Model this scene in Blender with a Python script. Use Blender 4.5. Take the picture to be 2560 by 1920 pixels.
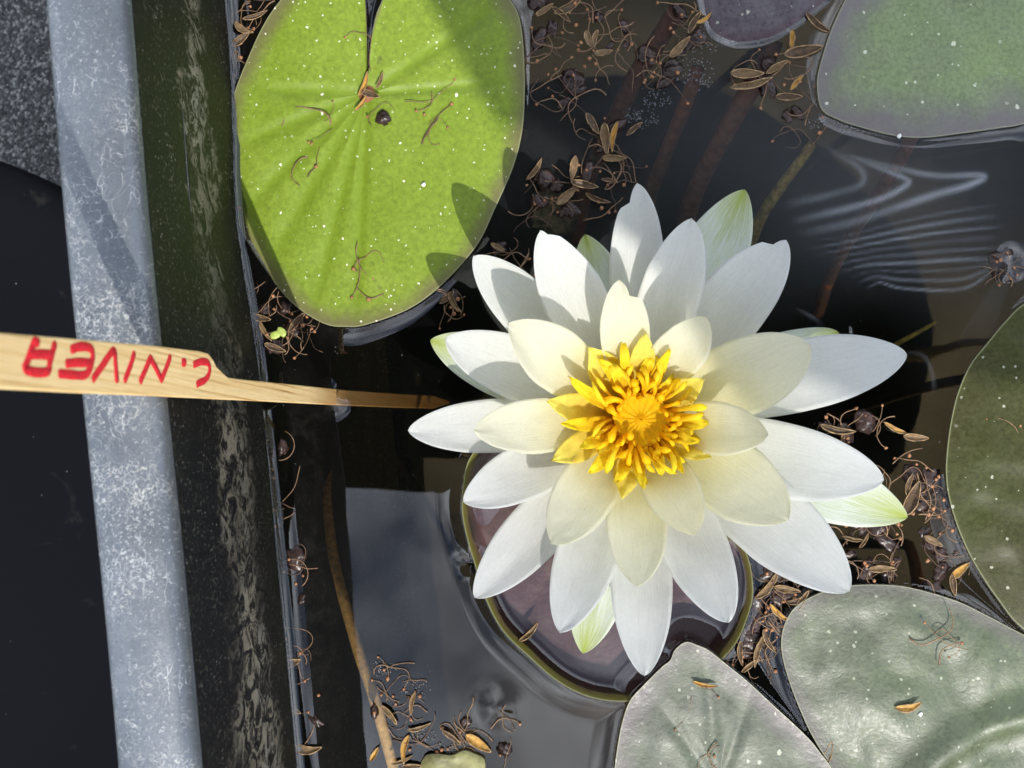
import bpy, math, random
import numpy as np
from mathutils import Vector, Matrix, noise
R = math.radians
rnd = random.Random(7)
for o in list(bpy.data.objects): bpy.data.objects.remove(o)
scene = bpy.context.scene
col = scene.collection

# ------------------------------------------------------------------ camera
H = 0.30                                    # camera height above the water, metres
cam = bpy.data.cameras.new('camera')
cam_o = bpy.data.objects.new('camera', cam); col.objects.link(cam_o)
cam_o.location = (0, 0, H)
cam.sensor_width = 36.0
cam.angle = 2 * math.atan(0.128 / H)
cam.clip_start = 0.005; cam.clip_end = 500
cam.dof.use_dof = True
cam.dof.focus_distance = 0.275
cam.dof.aperture_fstop = 40
scene.camera = cam_o

# ------------------------------------------------------------------ sky and sun
SUN = Vector((0.22, -0.74, 1.0)).normalized()
elev = math.asin(SUN.z); azim = math.atan2(SUN.x, SUN.y)
world = bpy.data.worlds.new('World'); scene.world = world
world.use_nodes = True
nt = world.node_tree; N = nt.nodes; L = nt.links
for n in list(N): N.remove(n)
sky = N.new('ShaderNodeTexSky'); sky.sky_type = 'NISHITA'; sky.sun_disc = False
sky.sun_elevation = elev; sky.sun_rotation = azim
tc = N.new('ShaderNodeTexCoord')
nz = N.new('ShaderNodeTexNoise'); nz.inputs['Scale'].default_value = 4.4
nz.inputs['Detail'].default_value = 4; nz.inputs['Roughness'].default_value = 0.48
mp = N.new('ShaderNodeMapping'); mp.inputs['Location'].default_value = (2.11, 8.96, 4.23)
ramp = N.new('ShaderNodeValToRGB')
ramp.color_ramp.elements[0].position = 0.38; ramp.color_ramp.elements[1].position = 0.70
mix = N.new('ShaderNodeMixRGB'); mix.inputs['Color2'].default_value = (20.5, 21.8, 24.0, 1)
bg = N.new('ShaderNodeBackground'); bg.inputs['Strength'].default_value = 0.145
out = N.new('ShaderNodeOutputWorld')
L.new(tc.outputs['Generated'], mp.inputs['Vector']); L.new(mp.outputs['Vector'], nz.inputs['Vector'])
L.new(nz.outputs['Fac'], ramp.inputs['Fac']); L.new(ramp.outputs['Color'], mix.inputs['Fac'])
L.new(sky.outputs['Color'], mix.inputs['Color1']); L.new(mix.outputs['Color'], bg.inputs['Color'])
L.new(bg.outputs['Background'], out.inputs['Surface'])
sun = bpy.data.lights.new('sun', 'SUN'); sun.energy = 3.5; sun.angle = R(0.5); sun.color = (1.0, 0.955, 0.88)
sun_o = bpy.data.objects.new('sun', sun); col.objects.link(sun_o)
sun_o.rotation_euler = (-SUN).to_track_quat('-Z', 'Y').to_euler(); sun_o.location = SUN * 3

vs = scene.view_settings
vs.view_transform = 'Standard'; vs.look = 'None'; vs.exposure = 0.26; vs.gamma = 1.0
vs.use_curve_mapping = False
scene.render.engine = 'CYCLES'
cy = scene.cycles
cy.max_bounces = 14; cy.diffuse_bounces = 6; cy.glossy_bounces = 4; cy.transmission_bounces = 8
cy.transparent_max_bounces = 24; cy.sample_clamp_indirect = 4.0
cy.caustics_reflective = False; cy.caustics_refractive = False

# ------------------------------------------------------------------ helpers
def W(px, py, z=0.0):
    """point at height z that stands under photo pixel (px, py) of the 2560 x 1920 picture"""
    k = 1e-4 * (H - z) / H
    return Vector(((px - 1280) * k, (960 - py) * k, z))

def mesh_obj(name, verts, faces, mat, parent=None, smooth=True, attrs=None, loc=None):
    me = bpy.data.meshes.new(name)
    if loc is not None:
        lv = Vector(loc); verts = [(v[0] - lv.x, v[1] - lv.y, v[2] - lv.z) for v in verts]
    me.from_pydata([tuple(v) for v in verts], [], faces)
    if smooth: me.polygons.foreach_set('use_smooth', [True] * len(me.polygons))
    if attrs:
        for k, vals in attrs.items():
            a = me.attributes.new(k, 'FLOAT', 'POINT'); a.data.foreach_set('value', list(vals))
    me.update()
    o = bpy.data.objects.new(name, me); col.objects.link(o)
    if mat: me.materials.append(mat)
    if parent: o.parent = parent
    elif loc is not None: o.location = loc
    return o

def empty(name, loc):
    o = bpy.data.objects.new(name, None); col.objects.link(o); o.location = loc
    o.empty_display_size = 0.01
    return o

def tag(o, label, cat, group=None):
    o['label'] = label; o['category'] = cat
    if group: o['group'] = group
    return o

def structure(o): o['kind'] = 'structure'; return o

def tube(pts, rad, seg=6, flat=1.0, up=None):
    """verts, faces of a tube with rounded ends; rad is a list"""
    pts = [Vector(p) for p in pts]; n = len(pts); V = []; F = []
    prev = None
    for i, p in enumerate(pts):
        t = (pts[min(i + 1, n - 1)] - pts[max(i - 1, 0)])
        t = t.normalized() if t.length > 1e-9 else Vector((0, 0, 1))
        ref = Vector(up) if up else (prev if prev else (Vector((0, 0, 1)) if abs(t.z) < .9 else Vector((1, 0, 0))))
        a = t.cross(ref)
        if a.length < 1e-6: a = t.cross(Vector((1, 0.3, 0)))
        a.normalize(); b = a.cross(t).normalized(); prev = b if not up else None
        for k in range(seg):
            an = 2 * math.pi * k / seg
            V.append(p + a * math.cos(an) * rad[i] + b * math.sin(an) * rad[i] * flat)
    for i in range(n - 1):
        for k in range(seg):
            k2 = (k + 1) % seg
            F.append((i * seg + k, i * seg + k2, (i + 1) * seg + k2, (i + 1) * seg + k))
    F.append(tuple(range(seg))[::-1]); F.append(tuple((n - 1) * seg + k for k in range(seg)))
    return V, F

def catmull(P, per=8, closed=True):
    P = [Vector((*p, 0)) if len(p) == 2 else Vector(p) for p in P]; n = len(P); out_ = []
    rng = n if closed else n - 1
    for i in range(rng):
        g = (lambda j: P[j % n]) if closed else (lambda j: P[max(0, min(n - 1, j))])
        p0, p1, p2, p3 = g(i - 1), g(i), g(i + 1), g(i + 2)
        for k in range(per):
            t = k / per
            out_.append(0.5 * ((2 * p1) + (p2 - p0) * t + (2 * p0 - 5 * p1 + 4 * p2 - p3) * t * t + (3 * p1 - p0 - 3 * p2 + p3) * t ** 3))
    if not closed: out_.append(P[-1])
    return out_

# ------------------------------------------------------------------ material kit
class Mat:
    def __init__(self, name):
        self.m = bpy.data.materials.new(name); self.m.use_nodes = True
        self.t = self.m.node_tree
        for n in list(self.t.nodes): self.t.nodes.remove(n)
        self.o = self.t.nodes.new('ShaderNodeOutputMaterial')
    def n(self, typ, **kw):
        nd = self.t.nodes.new(typ)
        for k, v in kw.items():
            if k.startswith('_'): setattr(nd, k[1:], v)
            else:
                key = k.replace('_', ' ')
                s = nd.inputs[int(key)] if key.isdigit() else nd.inputs[key]
                if hasattr(v, 'is_output') or isinstance(v, bpy.types.NodeSocket): self.t.links.new(v, s)
                else: s.default_value = v
        return nd
    def link(self, a, b): self.t.links.new(a, b)
    def coord(self, kind='Object', scale=(1, 1, 1), rot=(0, 0, 0), loc=(0, 0, 0)):
        tcn = self.t.nodes.new('ShaderNodeTexCoord'); mpn = self.t.nodes.new('ShaderNodeMapping')
        mpn.inputs['Scale'].default_value = scale; mpn.inputs['Rotation'].default_value = rot; mpn.inputs['Location'].default_value = loc
        self.link(tcn.outputs[kind], mpn.inputs['Vector']); return mpn.outputs['Vector']
    def geo(self, scale=(1, 1, 1), rot=(0, 0, 0)):
        g = self.t.nodes.new('ShaderNodeNewGeometry'); mpn = self.t.nodes.new('ShaderNodeMapping')
        mpn.inputs['Scale'].default_value = scale; mpn.inputs['Rotation'].default_value = rot
        self.link(g.outputs['Position'], mpn.inputs['Vector']); return mpn.outputs['Vector']
    def noise(self, vec, scale, detail=4, rough=0.5, dist=0.0):
        nd = self.n('ShaderNodeTexNoise', Vector=vec, Scale=scale, Detail=detail, Roughness=rough, Distortion=dist)
        return nd.outputs['Fac']
    def ramp(self, fac, stops):
        nd = self.t.nodes.new('ShaderNodeValToRGB'); self.link(fac, nd.inputs['Fac']); e = nd.color_ramp.elements
        while len(e) < len(stops): e.new(0.5)
        for el, (p, c) in zip(e, stops):
            el.position = p; el.color = (c, c, c, 1) if isinstance(c, (int, float)) else (*c, 1)
        return nd.outputs['Color']
    def mix(self, fac, a, b, mode='MIX'):
        nd = self.t.nodes.new('ShaderNodeMixRGB'); nd.blend_type = mode
        for s, v in ((nd.inputs[0], fac), (nd.inputs[1], a), (nd.inputs[2], b)):
            if isinstance(v, bpy.types.NodeSocket): self.link(v, s)
            elif isinstance(v, (int, float)): s.default_value = v if s == nd.inputs[0] else (v, v, v, 1)
            else: s.default_value = (*v, 1)
        return nd.outputs[0]
    def math(self, op, a, b=0.0, clamp=False):
        nd = self.t.nodes.new('ShaderNodeMath'); nd.operation = op; nd.use_clamp = clamp
        for s, v in ((nd.inputs[0], a), (nd.inputs[1], b)):
            if isinstance(v, bpy.types.NodeSocket): self.link(v, s)
            else: s.default_value = v
        return nd.outputs[0]
    def attr(self, name):
        nd = self.t.nodes.new('ShaderNodeAttribute'); nd.attribute_name = name; return nd.outputs['Fac']
    def bump(self, h, strength=0.3, dist=0.0003, normal=None):
        nd = self.t.nodes.new('ShaderNodeBump'); nd.inputs['Strength'].default_value = strength
        nd.inputs['Distance'].default_value = dist; self.link(h, nd.inputs['Height'])
        if normal: self.link(normal, nd.inputs['Normal'])
        return nd.outputs['Normal']
    def principled(self, color, rough=0.5, normal=None, spec=0.5, **kw):
        nd = self.t.nodes.new('ShaderNodeBsdfPrincipled')
        for s, v in (('Base Color', color), ('Roughness', rough), ('Specular IOR Level', spec)):
            if isinstance(v, bpy.types.NodeSocket): self.link(v, nd.inputs[s])
            elif isinstance(v, (int, float)): nd.inputs[s].default_value = v
            else: nd.inputs[s].default_value = (*v, 1)
        for k, v in kw.items(): nd.inputs[k.replace('_', ' ')].default_value = v
        if normal: self.link(normal, nd.inputs['Normal'])
        return nd.outputs['BSDF']
    def surf(self, s): self.link(s, self.o.inputs['Surface']); return self.m

def m_rim():
    M = Mat('weathered_rim'); v = M.geo(); 
    sm = M.noise(M.geo(scale=(1, 0.6, 1)), 60, 5, .6)
    fine = M.noise(M.geo(scale=(1, 1, 0.3), rot=(0, 0, .5)), 1500, 4, .65, 1.2)
    patch = M.noise(v, 45, 3, .6)
    thr = M.math('ADD', M.math('MULTIPLY', patch, .26), M.math('MULTIPLY', fine, .8))
    fleck = M.ramp(thr, [(.585, 0), (.70, 1)])
    scr = M.n('ShaderNodeTexVoronoi', Vector=M.mix(.02, M.geo(scale=(1, .12, 1), rot=(0, 0, .12)), M.noise(v, 90, 3), 'ADD'), Scale=420.0, _feature='DISTANCE_TO_EDGE').outputs['Distance']
    scm = M.math('MULTIPLY', M.ramp(scr, [(0.0, 1), (.018, 0)]), M.ramp(M.noise(v, 110, 2), [(.50, 0), (.58, 1)]))
    curl = M.n('ShaderNodeTexVoronoi', Vector=M.mix(.012, v, M.n('ShaderNodeTexNoise', Vector=v, Scale=320.0, Detail=3.0).outputs['Color'], 'ADD'), Scale=330.0, _feature='DISTANCE_TO_EDGE').outputs['Distance']
    curlm = M.math('MULTIPLY', M.ramp(curl, [(0.0, 1), (.05, 0)]), M.ramp(M.noise(v, 75, 3), [(.5, 0), (.6, .7)]))
    base = M.ramp(sm, [(.3, (.078, .088, .100)), (.7, (.148, .162, .180))])
    c = M.mix(M.math('MULTIPLY', fleck, .7), base, (.50, .50, .48))
    c = M.mix(M.math('MULTIPLY', scm, .75), c, (.56, .56, .54)); c = M.mix(M.math('MULTIPLY', curlm, .8), c, (.58, .56, .50))
    dark = M.ramp(M.noise(M.geo(scale=(1, 1, 1)), 2600, 2, .5), [(.32, .7), (.42, 1)])
    c = M.mix(1.0, c, dark, 'MULTIPLY')
    return M.surf(M.principled(M.mix(1.0, c, (1.06, 1.07, 1.09), 'MULTIPLY'), .5, M.bump(fine, .35, .0002), .5, Metallic=.5))

def m_wall():
    M = Mat('tub_wall_plastic'); v = M.geo()
    sep = M.n('ShaderNodeSeparateXYZ', Vector=v); z = sep.outputs['Z']
    zz = M.math('ADD', z, M.math('MULTIPLY', M.math('SUBTRACT', M.noise(M.geo(scale=(1, 1, .35)), 38, 6, .72), .5), .085))
    # dried scum line at about 4 cm above the water, algae below
    d = M.math('ABSOLUTE', M.math('SUBTRACT', zz, .045))
    line = M.ramp(M.math('MULTIPLY', d, M.math('ADD', 46, M.math('MULTIPLY', sep.outputs['Y'], 190))), [(.0, 1), (.45, .8), (.85, 0)])
    brk = M.ramp(M.noise(M.geo(scale=(1, 1, .6)), 210, 7, .75, 1.2), [(.47, 0), (.55, 1)])
    big = M.ramp(M.noise(v, 20, 2, .5), [(.36, .2), (.55, 1)])
    scum = M.math('MULTIPLY', M.math('MULTIPLY', line, brk), big)
    low = M.ramp(M.math('MULTIPLY', zz, 15), [(.0, 1), (.75, 0)])
    alg = M.mix(low, (.006, .0065, .008), (.007, .008, .004))
    dust = M.ramp(M.noise(M.geo(scale=(1, 1, .5)), 1400, 4, .65), [(.56, 0), (.70, 1)])
    dpatch = M.ramp(M.noise(v, 70, 3, .6), [(.36, .05), (.62, 1)])
    c = M.mix(M.math('MULTIPLY', M.math('MULTIPLY', dust, dpatch), .5), alg, (.30, .28, .22))
    c = M.mix(M.math('MULTIPLY', scum, .5), c, M.mix(M.noise(v, 60, 2), (.56, .45, .29), (.42, .41, .37)))
    speck = M.n('ShaderNodeTexVoronoi', Vector=v, Scale=420.0).outputs['Distance']
    c = M.mix(M.math('MULTIPLY', M.math('MULTIPLY', M.ramp(speck, [(.07, 1), (.11, 0)]), M.ramp(M.noise(v, 130, 2), [(.5, 0), (.6, 1)])), .6), c, (.55, .52, .45))
    return M.surf(M.principled(c, .55, M.bump(M.noise(v, 700, 4, .6), .3, .0002), .14))

def m_simple(name, color, rough=.6, nscale=300, var=.35, bump=.3, bd=.0002, spec=.4):
    M = Mat(name); v = M.geo(); f = M.noise(v, nscale, 4, .6)
    dk = tuple(c * (1 - var) for c in color); lt = tuple(min(1, c * (1 + var)) for c in color)
    c = M.ramp(f, [(.3, dk), (.7, lt)])
    return M.surf(M.principled(c, rough, M.bump(M.noise(v, nscale * 3, 3), bump, bd), spec))

def m_ground():
    M = Mat('speckled_ground'); v = M.geo()
    vo = M.n('ShaderNodeTexVoronoi', Vector=v, Scale=950.0)
    c = M.ramp(vo.outputs['Color'], [(.2, (.015, .016, .017)), (.6, (.06, .06, .06)), (.9, (.26, .26, .25))])
    return M.surf(M.principled(c, .8, M.bump(M.ramp(vo.outputs['Distance'], [(0, 1), (.6, 0)]), .8, .001)))

def m_bucket():
    M = Mat('black_lid_plastic'); v = M.geo()
    f = M.ramp(M.noise(v, 55, 5, .65, .8), [(.62, 0), (.78, 1)])
    c = M.mix(M.math('MULTIPLY', f, .25), (.003, .0035, .005), (.07, .06, .05))
    sp = M.n('ShaderNodeTexVoronoi', Vector=v, Scale=160.0).outputs['Distance']
    c = M.mix(M.math('MULTIPLY', M.math('MULTIPLY', M.ramp(sp, [(.03, 1), (.055, 0)]), M.ramp(M.noise(v, 60, 2), [(.5, 0), (.62, 1)])), .3), c, (.3, .3, .3))
    return M.surf(M.principled(c, .6, M.bump(M.noise(v, 260, 3), .15, .0002), .05))

def m_water():
    M = Mat('pond_water'); v = M.geo()
    nb = M.bump(M.noise(v, 26, 2, .4), .10, .002)
    fr = M.n('ShaderNodeFresnel', IOR=1.6, Normal=nb).outputs['Fac']
    tr = M.n('ShaderNodeBsdfTransparent', Color=(1, 1, 1, 1)).outputs[0]
    gl = M.n('ShaderNodeBsdfGlossy', Roughness=0.012, Color=(1, 1, 1, 1), Normal=nb).outputs[0]
    body = M.n('ShaderNodeMixShader', Fac=fr); M.link(tr, body.inputs[1]); M.link(gl, body.inputs[2])
    # dust film streaks on the surface, with painted grey for mirrored sky
    df = M.n('ShaderNodeBsdfDiffuse', Color=(.42, .44, .47, 1)).outputs[0]
    grain = M.ramp(M.noise(v, 1800, 2, .6), [(.3, .88), (.7, 1.1)])
    film = M.math('MULTIPLY', M.attr('film'), grain)
    spv = M.n('ShaderNodeTexVoronoi', Vector=v, Scale=330.0).outputs['Distance']
    film = M.math('ADD', film, M.math('MULTIPLY', M.math('MULTIPLY', M.ramp(spv, [(.045, 1), (.07, 0)]), M.ramp(M.noise(v, 40, 2), [(.45, 0), (.65, 1)])), .22))
    fm = M.n('ShaderNodeMixShader', Fac=film); M.link(body.outputs[0], fm.inputs[1]); M.link(df, fm.inputs[2])
    va = M.n('ShaderNodeVolumeAbsorption', Color=(.72, .65, .48, 1), Density=12.0)
    M.link(va.outputs[0], M.o.inputs['Volume'])
    return M.surf(fm.outputs[0])

def m_pad(name, green, green2, edge, edge_w, rough=.38, speck=.5, bump=.5, spec=.5, wrinkle=0.0, vein=None, speck_scale=260., mottled=.6, coat=0.0, edge_s=.85):
    M = Mat(name); v = M.geo()
    e = M.attr('edge')                                  # metres from the leaf margin
    big = M.noise(v, 32, 4, .6); fine = M.noise(v, 900, 4, .65)
    c = M.mix(M.ramp(big, [(.3, 0), (.7, 1)]), green, green2)
    c = M.mix(mottled, c, M.ramp(fine, [(.25, .4), (.75, 1.5)]), 'MULTIPLY') if mottled else c
    ee = M.math('ADD', M.math('DIVIDE', e, edge_w), M.math('MULTIPLY', M.math('SUBTRACT', M.noise(v, 90, 4, .6), .5), 1.3))
    c = M.mix(M.ramp(ee, [(.15, edge_s), (1.0, 0)]), c, edge)
    if vein: c = M.mix(M.math('MULTIPLY', M.attr('vein'), .55), c, vein)
    # thin pale line along the very margin
    c = M.mix(M.ramp(M.math('MULTIPLY', e, 1000), [(.12, .5), (.38, 0)]), c, (.33, .34, .20))
    dk = M.math('MULTIPLY', M.ramp(M.noise(v, 260, 4, .6), [(.66, 0), (.74, .55)]), M.ramp(M.noise(v, 30, 2), [(.45, 0), (.6, 1)]))
    c = M.mix(dk, c, (.05, .045, .03))
    wob = M.n('ShaderNodeTexNoise', Vector=v, Scale=1900.0, Detail=2.0).outputs['Color']
    vw = M.mix(.0009, M.geo(scale=(1, .8, 1)), wob, 'ADD'); vw2 = M.mix(.0006, v, wob, 'ADD')
    sp = M.n('ShaderNodeTexVoronoi', Vector=vw, Scale=speck_scale)
    keep = M.ramp(M.n('ShaderNodeSeparateColor', Color=sp.outputs['Color']).outputs[0], [(.3, .0), (.7, .06), (1, .125)])
    m1 = M.math('LESS_THAN', sp.outputs['Distance'], keep)
    sp2 = M.n('ShaderNodeTexVoronoi', Vector=vw2, Scale=speck_scale * 2.1)
    keep2 = M.ramp(M.n('ShaderNodeSeparateColor', Color=sp2.outputs['Color']).outputs[1], [(.3, .0), (1, .19)])
    m2 = M.math('LESS_THAN', sp2.outputs['Distance'], keep2)
    dens = M.ramp(M.noise(v, 22, 2), [(.3, .15), (.52, 1)])
    sm = M.math('MULTIPLY', M.math('MAXIMUM', m1, M.math('MULTIPLY', m2, dens)), speck)
    c = M.mix(sm, c, (.78, .78, .62))
    h = M.math('ADD', M.math('MULTIPLY', fine, .5), M.math('MULTIPLY', M.noise(M.geo(scale=(1, 1, 1)), 420, 5, .65, .8), wrinkle))
    nb = M.bump(h, bump, .00035)
    p = M.principled(c, M.ramp(fine, [(.3, rough * .8), (.7, min(1, rough * 1.25))]), nb, spec, Coat_Weight=coat, Coat_Roughness=.12)
    return M.surf(p)

def m_petal(name, tipc, basec, trans=(.9, .92, .84), mixf=.42, green_tip=None, green_streak=None):
    M = Mat(name); t = M.attr('pt'); pv = M.attr('pv'); v = M.geo()
    cb = M.n('ShaderNodeCombineXYZ', X=M.math('MULTIPLY', t, 2.2), Y=M.math('MULTIPLY', pv, 9.0)).outputs[0]
    streak = M.noise(cb, 3.2, 4, .6, .3)
    fine = M.noise(v, 1300, 4, .6)
    c = M.mix(M.ramp(t, [(.12, 0), (.72, 1)]), basec, tipc)
    c = M.mix(.45, c, M.ramp(streak, [(.3, .78), (.7, 1.0)]), 'MULTIPLY')
    c = M.mix(.35, c, M.ramp(fine, [(.3, .84), (.7, 1.0)]), 'MULTIPLY')
    if green_streak:
        gs = M.ramp(M.math('ADD', M.math('MULTIPLY', streak, .8), M.math('MULTIPLY', fine, .3)), [(.5, 0), (.68, 1)])
        c = M.mix(M.math('MULTIPLY', gs, .55), c, green_streak)
    if green_tip:
        gt = M.math('ADD', t, M.math('MULTIPLY', M.math('SUBTRACT', streak, .5), .35))
        gt = M.math('SUBTRACT', gt, M.math('MULTIPLY', M.math('ABSOLUTE', pv), .12))
        c = M.mix(M.ramp(gt, [(.74, 0), (.98, 1)]), c, green_tip)
    nb = M.bump(M.math('ADD', M.math('MULTIPLY', streak, .7), M.math('MULTIPLY', fine, .35)), .34, .0005)
    p = M.principled(c, .5, nb, .3)
    tl = M.n('ShaderNodeBsdfTranslucent', Color=M.mix(1.0, c, trans, 'MULTIPLY'), Normal=nb).outputs[0]
    ms = M.n('ShaderNodeMixShader', Fac=mixf); M.link(p, ms.inputs[1]); M.link(tl, ms.inputs[2])
    return M.surf(ms.outputs[0])

def m_yellow(name, c0, c1, mixf=.35):
    M = Mat(name); t = M.attr('pt'); v = M.geo()
    f = M.noise(v, 700, 3, .6)
    c = M.mix(M.ramp(t, [(.1, 0), (.9, 1)]), c0, c1); c = M.mix(.5, c, M.ramp(f, [(.3, .72), (.7, 1.0)]), 'MULTIPLY')
    p = M.principled(c, .5, M.bump(f, .3, .0002), .12)
    tl = M.n('ShaderNodeBsdfTranslucent', Color=c).outputs[0]
    ms = M.n('ShaderNodeMixShader', Fac=mixf); M.link(p, ms.inputs[1]); M.link(tl, ms.inputs[2])
    return M.surf(ms.outputs[0])

def m_wood():
    M = Mat('pine_wood'); tcv = M.coord('Object', scale=(1, .5, .014))
    g = M.noise(tcv, 1500, 3, .55, .15); g2 = M.noise(M.coord('Object', scale=(1, 1, .05)), 4200, 3, .6)
    c = M.ramp(g, [(.30, (.40, .22, .07)), (.40, (.70, .47, .20)), (.6, (.80, .59, .30)), (.75, (.72, .49, .21))])
    c = M.mix(.4, c, M.ramp(g2, [(.3, .7), (.7, 1.12)]), 'MULTIPLY')
    sep = M.n('ShaderNodeSeparateXYZ', Vector=M.coord('Object'))
    wet = M.ramp(M.math('ADD', sep.outputs['Z'], M.math('MULTIPLY', M.noise(M.coord('Object'), 300, 2), .004)), [(.006, 1), (.024, 0)])
    c = M.mix(M.math('MULTIPLY', wet, .6), c, (.42, .19, .04))
    return M.surf(M.principled(c, .6, M.bump(g, .4, .0002), .3))

MT = {}
MT['rim'] = m_rim(); MT['wall'] = m_wall(); MT['ground'] = m_ground(); MT['lid'] = m_bucket(); MT['water'] = m_water()
MT['tub_floor'] = m_simple('tub_floor_murk', (.040, .029, .009), .8, 60, .4)
MT['wood'] = m_wood()
MT['ink'] = m_simple('red_ink', (.60, .012, .025), .55, 1200, .25, .2)
MT['stem_tan'] = m_simple('tan_stem', (.66, .40, .12), .6, 500, .4)
MT['stem_red'] = m_simple('reddish_stem', (.30, .11, .05), .6, 400, .4)
MT['stem_olive'] = m_simple('olive_stem', (.42, .32, .05), .6, 600, .6)
MT['pad1'] = m_pad('pad_bright', (.165, .245, .018), (.205, .285, .030), (.135, .105, .06), .0050, .45, .85, .35, .35, mottled=.5, vein=(.155, .24, .012), edge_s=.75, speck_scale=300.)
MT['pad2'] = m_pad('pad_grey_green', (.19, .255, .10), (.145, .175, .10), (.14, .115, .13), .013, .42, .6, .35, .5, speck_scale=190.)
MT['pad3'] = m_pad('pad_purple_grey', (.10, .09, .10), (.075, .06, .07), (.05, .018, .03), .004, .3, .4, .4, .5, wrinkle=.6, speck_scale=200.)
MT['pad4'] = m_pad('pad_dark_olive', (.043, .052, .011), (.042, .038, .013), (.055, .06, .012), 0.0010, .40, .38, .3, .26, wrinkle=.3, speck_scale=190., edge_s=.5)
MT['pad5'] = m_pad('pad_silver_green', (.070, .098, .034), (.060, .070, .038), (.075, .052, .06), .005, .47, .3, .6, 1.0, wrinkle=.55, speck_scale=210., vein=(.055, .085, .018), edge_s=.5)
MT['pad6'] = m_pad('pad_grey_sage', (.078, .108, .050), (.080, .088, .060), (.10, .066, .085), .006, .46, .4, .5, .9, wrinkle=.5, speck_scale=210., edge_s=.55)
MT['pad7'] = m_pad('pad_plum', (.115, .050, .054), (.080, .036, .038), (.11, .115, .012), .0024, .35, .0, .4, .5)
MT['petal'] = m_petal('petal_white', (.95, .955, .95), (.95, .945, .88), trans=(.98, .985, .96), mixf=.62)
MT['petal_in'] = m_petal('petal_cream', (.95, .94, .84), (.95, .90, .56), (.985, .97, .82), .62)
MT['sepal'] = m_petal('sepal_white_green', (.82, .86, .80), (.80, .82, .74), (.85, .9, .7), .36, (.40, .48, .06), (.46, .55, .22))
MT['petaloid'] = m_yellow('petaloid_yellow', (.96, .76, .10), (.97, .88, .22), .58)
MT['stamen'] = m_yellow('stamen_yellow', (.98, .66, .015), (.99, .84, .05), .55)
MT['stamen_in'] = m_yellow('stamen_orange', (.98, .60, .008), (.99, .76, .02), .55)
MT['stigma'] = m_yellow('stigma_orange', (.96, .60, .012), (.98, .64, .010), .45)
MT['husk'] = m_simple('husk_brown', (.085, .052, .026), .5, 900, .5)
MT['husk_tan'] = m_simple('husk_tan', (.17, .108, .05), .5, 900, .4)
MT['husk_rim'] = m_simple('husk_rim_tan', (.33, .215, .11), .5, 900, .55)
MT['husk_yellow'] = m_simple('husk_yellow', (.42, .23, .045), .5, 700, .4)
MT['thread'] = m_simple('thread_brown', (.22, .135, .075), .55, 900, .45)
MT['thread_dark'] = m_simple('thread_dark', (.12, .07, .045), .4, 900, .45)
MT['seed'] = m_simple('seed_orange', (.36, .17, .08), .55, 1500, .35)
MT['scum'] = m_simple('scum_grey', (.20, .20, .205), .4, 1500, .5)
MT['rot'] = m_simple('rotting_scrap', (.035, .020, .017), .32, 400, .6)
MT['murk'] = m_simple('murky_leaf', (.14, .115, .05), .8, 350, .8)
MT['duckweed'] = m_simple('duckweed_green', (.42, .52, .12), .5, 900, .2)
MT['chip'] = m_simple('white_chip', (.75, .74, .68), .6, 900, .2)
MT['deadleaf'] = m_simple('dead_leaf_olive', (.24, .23, .10), .5, 300, .5)
MT['added_leaf'] = m_simple('added_leaf_green', (.04, .075, .02), .5, 120, .3)  # for the two added leaves out of view

# ------------------------------------------------------------------ ground, tub, bucket
TH = R(5.3)
ct, st = math.cos(TH), math.sin(TH)
def rot(x, y): return (x * ct - y * st, x * st + y * ct)
G = -0.185
structure(mesh_obj('ground', [(-60, -60, G), (60, -60, G), (60, 60, G), (-60, 60, G)], [(0, 1, 2, 3)], MT['ground'], smooth=False))

XL, XR, YB, YT = -0.0588, 0.36, -0.26, 0.26          # inside of the tub, in its own turned frame
def loop(o, rc=0.03, per=10):
    P = []
    for cx, cy, a0 in ((XR - rc, YB + rc, -90), (XR - rc, YT - rc, 0), (XL + rc, YT - rc, 90), (XL + rc, YB + rc, 180)):
        for k in range(per + 1):
            a = R(a0 + 90 * k / per)
            P.append((cx + (rc + o) * math.cos(a), cy + (rc + o) * math.sin(a)))
    return P
def sweep(name, prof, mat, parent, cap_last=False, div=40):
    V = []; F = []; n = None
    for (o, z) in prof:
        ring = []
        P = loop(o)
        for i, p in enumerate(P):                     # subdivide long sides so that the sides can waver
            q = P[(i + 1) % len(P)]; d = math.hypot(q[0] - p[0], q[1] - p[1])
            k = div if d > .1 else 1
            for j in range(k):
                t = j / k; x, y = p[0] + (q[0] - p[0]) * t, p[1] + (q[1] - p[1]) * t
                w = noise.noise(Vector((x * 14, y * 14, z * 9))) * .0006
                if name == 'inner_wall' and x < XL + .01 and -.02 < z < .08:
                    x -= .0028 * math.exp(-((y - .048) / .026) ** 2) * min(1, (.08 - z) / .05)      # the side bellies out a little
                x, y = rot(x + w, y + w); ring.append((x, y, z))
        n = len(ring); V += ring
    for i in range(len(prof) - 1):
        for k in range(n):
            k2 = (k + 1) % n
            F.append((i * n + k, (i + 1) * n + k, (i + 1) * n + k2, i * n + k2))
    if cap_last: F.append(tuple((len(prof) - 1) * n + k for k in range(n)))
    return mesh_obj(name, V, F, mat, parent)
tub = empty('plastic_tub', (0, 0, G))
tub_inv = Vector((0, 0, -G))
RIMZ = 0.10
def under(o, root): o.matrix_parent_inverse = Matrix.Translation(-root.location); return o
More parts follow.
